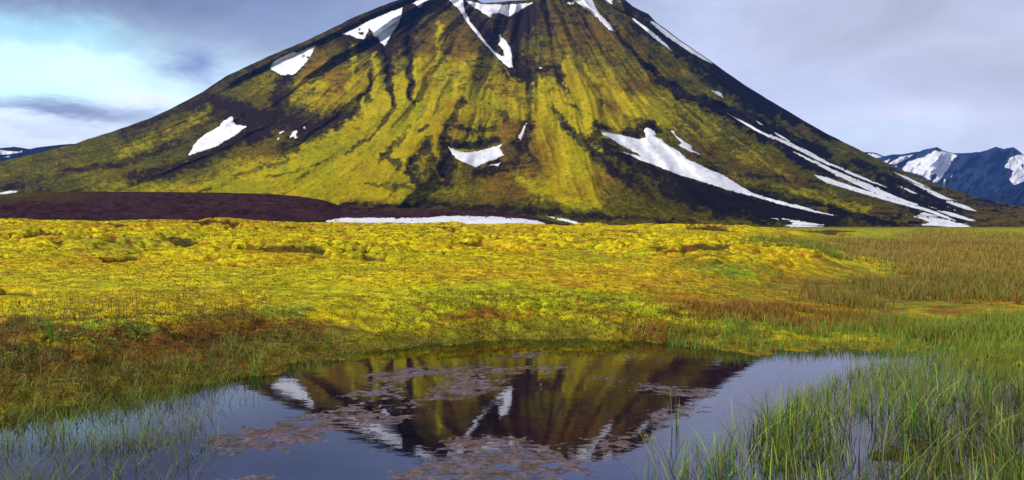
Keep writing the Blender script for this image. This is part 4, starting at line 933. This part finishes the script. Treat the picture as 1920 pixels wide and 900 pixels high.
tag(o, 'loose yellow moss strands covering the hummocks of the plain', 'moss', kind='stuff')

# sparse stalks over the moss
rnd = np.random.RandomState(16)
parts = [field(2600, [(-60, 640), (-60, 440), (1500, 440), (1500, 600)], .4, .05, .16, .0015, .003, [B1], [1], [B2, T1, R1, G1], [3, 2, 2, 1], (.1, .7), 3),
         field(260, [(-60, 432), (-60, 426), (700, 424), (700, 432)], 1.1, .15, .4, .008, .012, [B1], [1], [T1, B2], [1, 1], (.1, .7), 3)]
stuff('moss_stalks', parts, 'thin dry stalks rising through the yellow moss', 'stalks')

# weed strands in the left water
rnd = np.random.RandomState(17)
X, Y = pts_px(rnd, 3600, [(-60, 960), (-60, 790), (120, 785), (330, 740), (500, 715), (420, 800), (380, 960)]); cl = fbm(X / .4, Y / .4, 3, 3)
uw = CU + F * X / Y
kp = rnd.rand(len(X)) < (.15 + ss(cl, -.2, .4)) * (1 - ss(uw + 60 * cl, 280, 480)); X, Y = X[kp], Y[kp]; n = len(X)
p1 = blades(X, Y, np.full(n, -.02), rnd.uniform(.05, .22, n), rnd.uniform(.0025, .005, n), rnd.uniform(.2, 1.5, n), 4, pick(rnd, n, [G3, OLV], [1, 1]), pick(rnd, n, [G1, OLV * 1.3, G2, T1], [3, 3, 2, .6]), rnd)
X, Y = pts_px(rnd, 260, [(1180, 960), (1200, 880), (1300, 830), (1420, 790), (1500, 750), (1560, 740), (1400, 850), (1280, 930)]); n = len(X)
p2 = blades(X, Y, np.full(n, -.02), rnd.uniform(.06, .22, n), rnd.uniform(.0015, .003, n), rnd.uniform(.1, .8, n), 4, pick(rnd, n, [G3], [1]), pick(rnd, n, [G1, G2, OLV], [3, 3, 1]), rnd)
stuff('pond_weed', [p1, p2], 'thin green weed strands rising from the shallow water at left and beside the sedge', 'pond weed')

# ------------------------------------------------------------ individual plants
def at(u, v):
    """where the sight line through (u, v) meets the ground or the water"""
    Ys = np.concatenate([np.arange(2.5, 20, .01), np.arange(20, 70, .05)]); X = (u - CU) / F * Ys
    z = np.maximum(ground(X, Ys), 0); vv = HV + F * (CH - z) / Ys
    i = np.argmax(vv <= v); return float(X[i]), float(Ys[i]), float(z[i])
def tuft(u, v, h, nb, label, seed, cols=(G1, G2), lean=.45, wd=.0075):
    h = h * 1.75
    x, y_, z = at(u, v); r = np.random.RandomState(seed)
    n = nb; a = r.rand(n) * 6.28; rr = .03 * np.sqrt(r.rand(n))
    V, Q, C = blades(np.cos(a) * rr, np.sin(a) * rr, np.full(n, -.03), h * r.uniform(.5, 1, n), r.uniform(.6, 1, n) * wd, r.uniform(.05, lean, n), 5,
                     pick(r, n, [cols[0] * .7], [1]), pick(r, n, list(cols), [1] * len(cols)), r, 1., a)
    o = mesh_obj('grass_tuft', V, Q, M_leaf, C, smooth=False); o.location = (x, y_, z)
    tag(o, label, 'grass tuft', 'tall grass tufts along the left waterline')
BG = np.array([.22, .42, .05])
tuft(480, 700, .20, 14, 'tall bright green grass tuft at the waterline beside the reflected snow patch', 1, (BG, G2), .5)
tuft(515, 668, .20, 16, 'arching green grass tuft on the bank behind the waterline one', 2, (G2, BG), .6)
tuft(342, 700, .14, 14, 'small green grass tuft at the waterline below the brown bank', 3, (G2, BG), .7)
tuft(248, 745, .16, 12, 'yellow-green grass tuft at the waterline, nearer the left edge', 4, (G2, Y1), .5)
tuft(435, 655, .17, 14, 'green grass tuft on the brown bank above the small waterline tuft', 5, (G1, G2), .5)
tuft(100, 640, .24, 18, 'big dark green grass tuft among the leafy weeds at far left', 6, (G1, G3), .7)
tuft(612, 655, .17, 16, 'olive grass tuft where the moss meets the pond left of centre', 7, (G1, Y1), .5)
tuft(735, 648, .14, 12, 'low grass tuft on the waterline nearest the algae mats', 8, (G1, G2), .5)
tuft(125, 812, .13, 10, 'lone green grass tuft standing in the water at lower left', 9, (BG, G2), .5)
tuft(1222, 825, .05, 26, 'small yellow-green weed tuft floating beside the ragged algae mat', 10, (Y1, G2), 1.2, .005)
tuft(1268, 800, .20, 5, 'thin green shoots alone in open water left of the sedge', 12, (G2, BG), .15)

M_stem = m_plain('dry_stem', (.16, .10, .05)); M_head = m_plain('dark_seed_head', (.045, .022, .016), .9)
def stalk(u, v, h, label, seed, lean=.12, head=True, hs=.75, grp='seed-head stalks', mats=None):
    x, y_, z = at(u, v); r = random.Random(seed); root = bpy.data.objects.new('seed_head_stalk', None)
    sc.collection.objects.link(root); root.location = (x, y_, z); root.empty_display_size = .05
    ld = r.uniform(0, 6.28); ns, nr = 8, 5; V = []; Q = []
    def c(t): o_ = h * lean * t ** 2; return (math.cos(ld) * o_, math.sin(ld) * o_, -.02 + (h + .02) * t)
    rad0 = max(.0024, .0003 * y_)
    for i in range(ns + 1):
        t = i / ns; p = c(t); rr = rad0 * (1 - .5 * t)
        for k in range(nr): V.append((p[0] + rr * math.cos(k * 6.283 / nr), p[1] + rr * math.sin(k * 6.283 / nr), p[2]))
    for i in range(ns):
        for k in range(nr): Q.append((i * nr + k, i * nr + (k + 1) % nr, (i + 1) * nr + (k + 1) % nr, (i + 1) * nr + k))
    mesh_obj('stem', V, Q, M_stem, parent=root)
    p = c(1.0); V = []; Q = []; ns2, nr2 = 9, 8; L = .035 * hs * max(1, y_ / 9); Rr = .008 * hs * max(1, y_ / 9)
    for i in range(ns2 + 1):
        t = i / ns2; rr = Rr * math.sin(math.pi * min(.97, max(.04, t))) ** .7
        for k in range(nr2):
            j = 1 + .35 * r.uniform(-1, 1); V.append((p[0] + rr * j * math.cos(k * 6.283 / nr2), p[1] + rr * j * math.sin(k * 6.283 / nr2), p[2] - .3 * L + L * t))
    for i in range(ns2):
        for k in range(nr2): Q.append((i * nr2 + k, i * nr2 + (k + 1) % nr2, (i + 1) * nr2 + (k + 1) % nr2, (i + 1) * nr2 + k))
    mesh_obj('seed_head', V, Q, M_head, parent=root, smooth=False)
    tag(root, label, 'stalk', grp)
GL = 'seed-head stalks on the left bank'; GRs = 'seed-head stalks over the sedge'; GM_ = 'seed-head stalks in the marsh grass'
stalk(474, 632, .36, 'straight dark seed-head stalk above the tall waterline tuft', 1, .03, grp=GL)
stalk(228, 690, .42, 'tall seed-head stalk in front of the green weeds on the brown bank', 2, .05, grp=GL)
stalk(620, 650, .34, 'seed-head stalk beside the olive tuft left of centre', 3, .08, grp=GL)
stalk(28, 650, .36, 'seed-head stalk nearest the left edge on the brown bank', 4, .15, grp=GL)
stalk(80, 640, .30, 'leaning seed-head stalk among the weeds at far left', 5, .35, grp=GL)
stalk(1824, 770, .36, 'seed-head stalk over the sedge, leftmost of the three highest', 6, .1, grp=GRs, hs=.8)
stalk(1866, 770, .37, 'seed-head stalk over the sedge, middle one of the three highest', 7, .15, grp=GRs, hs=.8)
stalk(1916, 790, .36, 'seed-head stalk over the sedge at the right edge', 8, .1, grp=GRs, hs=.8)
stalk(1801, 850, .30, 'reddish seed head low in the middle of the sedge', 9, .1, grp=GRs, hs=.9)
stalk(1848, 800, .32, 'short seed-head stalk just below the three highest over the sedge', 10, .2, grp=GRs)
for i, (u_, v_, l_) in enumerate([(1665, 585, 'nearest seed-head stalk in the marsh grass'), (1699, 555, 'seed-head stalk in the middle of the marsh grass'), (1744, 535, 'seed-head stalk left of a close pair in the marsh grass'),
                                  (1779, 540, 'seed-head stalk right of a close pair in the marsh grass'), (1852, 532, 'tallest seed-head stalk at the back of the marsh grass'), (1811, 570, 'seed-head stalk between the pair and the right edge'),
                                  (1903, 566, 'seed-head stalk in the marsh grass nearest the right edge'), (1285, 560, 'isolated seed-head stalk where moss turns to rusty grass')]):
    stalk(u_, v_, .26, l_, 20 + i, .12, grp=GM_)

# round-leaved green weeds
M_weed = m_leaf('weed_leaves', .25, .45)
def weed(u, v, w_, d_, nl, label, seed, colr=(.20, .33, .02)):
    x, y_, z = at(u, v); r = np.random.RandomState(seed); V = []; Q = []; C = []
    for i in range(nl):
        lx, ly = r.uniform(-1, 1) * w_, r.uniform(-1, 1) * d_
        if (lx / w_) ** 2 + (ly / d_) ** 2 > 1: continue
        gz = float(ground(np.array([x + lx]), np.array([y_ + ly]))[0]) - z; hz = gz + r.uniform(.01, .04); a = r.uniform(0, 6.28); L = r.uniform(.012, .026); tilt = r.uniform(.1, .7)
        ca, sa = math.cos(a), math.sin(a); b = len(V); prof = [(0, .0), (.3, .42), (.65, .45), (1, .0)]
        c_ = np.array(colr) * r.uniform(.6, 1.4) * np.array([r.uniform(.8, 1.5), 1, 1])
        for t, ww in prof:
            for sg in (-1, 1):
                px, py = t * L, sg * (ww * L + .0008); pz = hz + t * L * tilt - .25 * abs(sg * ww) * L
                V.append((lx + px * ca - py * sa, ly + px * sa + py * ca, pz)); C.append(c_)
        for k in range(3): Q.append((b + 2 * k, b + 2 * k + 1, b + 2 * k + 3, b + 2 * k + 2))
    o = mesh_obj('leafy_weeds', V, Q, M_weed, C, smooth=False); o.location = (x, y_, z)
    tag(o, label, 'leafy weeds', 'leafy green weeds in the moss', 'stuff')
weed(150, 636, .32, .35, 260, 'broad patch of leafy green weed at left, above the brown bank', 1)
weed(80, 645, .18, .25, 130, 'leafy green weed patch nearest the left edge', 2)
weed(235, 625, .22, .25, 200, 'leafy green weed trailing right from the broad patch', 3)
weed(525, 592, .25, .3, 170, 'small bright leafy weed patch behind the straight stalk', 4, (.2, .42, .04))
weed(330, 632, .05, .07, 50, 'single leafy weed sprig on the rusty bank', 5)
weed(560, 585, .12, .2, 120, 'leafy weed sprigs right of the small bright patch', 6, (.2, .42, .04))
weed(5, 675, .1, .15, 80, 'leafy weed at the left edge down on the brown bank', 7)
M_twig = m_plain('dead_twig', (.42, .30, .19))
def twig(u0, v0, du, label, L=.22, up=.10, rad=.0035):
    x, y_, z = at(u0, v0); V = []; Q = []; nr = 6; ns = 8
    for i in range(ns + 1):
        t = i / ns; rr = rad * (1 - .6 * t)
        p = (du * L * t, .02 * math.sin(5 * t), .01 + up * t + .01 * math.sin(9 * t))
        for k in range(nr): V.append((p[0], p[1] + rr * math.cos(k * 6.283 / nr), p[2] + rr * math.sin(k * 6.283 / nr)))
    for i in range(ns):
        for k in range(nr): Q.append((i * nr + k, i * nr + (k + 1) % nr, (i + 1) * nr + (k + 1) % nr, (i + 1) * nr + k))
    o = mesh_obj('dead_twig', V, Q, M_twig); o.location = (x, y_, z); tag(o, label, 'twig', 'dead twigs on the left bank')
twig(50, 712, -.9, 'pale dead twig lying on the grassy bank at far left', .16, .08)
twig(610, 668, -.3, 'short pale dead twig at the waterline left of centre', .06, .03)

# ------------------------------------------------------------ haze
hm = bpy.data.materials.new('haze_air'); hm.use_nodes = True
Nh = NT(hm.node_tree); pv = Nh.n('ShaderNodeVolumePrincipled'); pv.inputs['Color'].default_value = (.15, .36, 1.0, 1); pv.inputs['Density'].default_value = 2.6e-5
pv.inputs['Anisotropy'].default_value = .0
ou = Nh.n('ShaderNodeOutputMaterial'); Nh.t.links.new(pv.outputs[0], ou.inputs['Volume'])
x0, x1, y0_, y1_, z0_, z1_ = -16000, 16000, -400, 16500, -8, 960
V = [(x, y, z) for z in (z0_, z1_) for y in (y0_, y1_) for x in (x0, x1)]
hz = mesh_obj('haze', V, [(0, 2, 3, 1), (4, 5, 7, 6), (0, 1, 5, 4), (2, 6, 7, 3), (0, 4, 6, 2), (1, 3, 7, 5)], hm, smooth=False)
tag(hz, 'thin bluish haze in the air before the distant mountains', 'haze', kind='stuff')
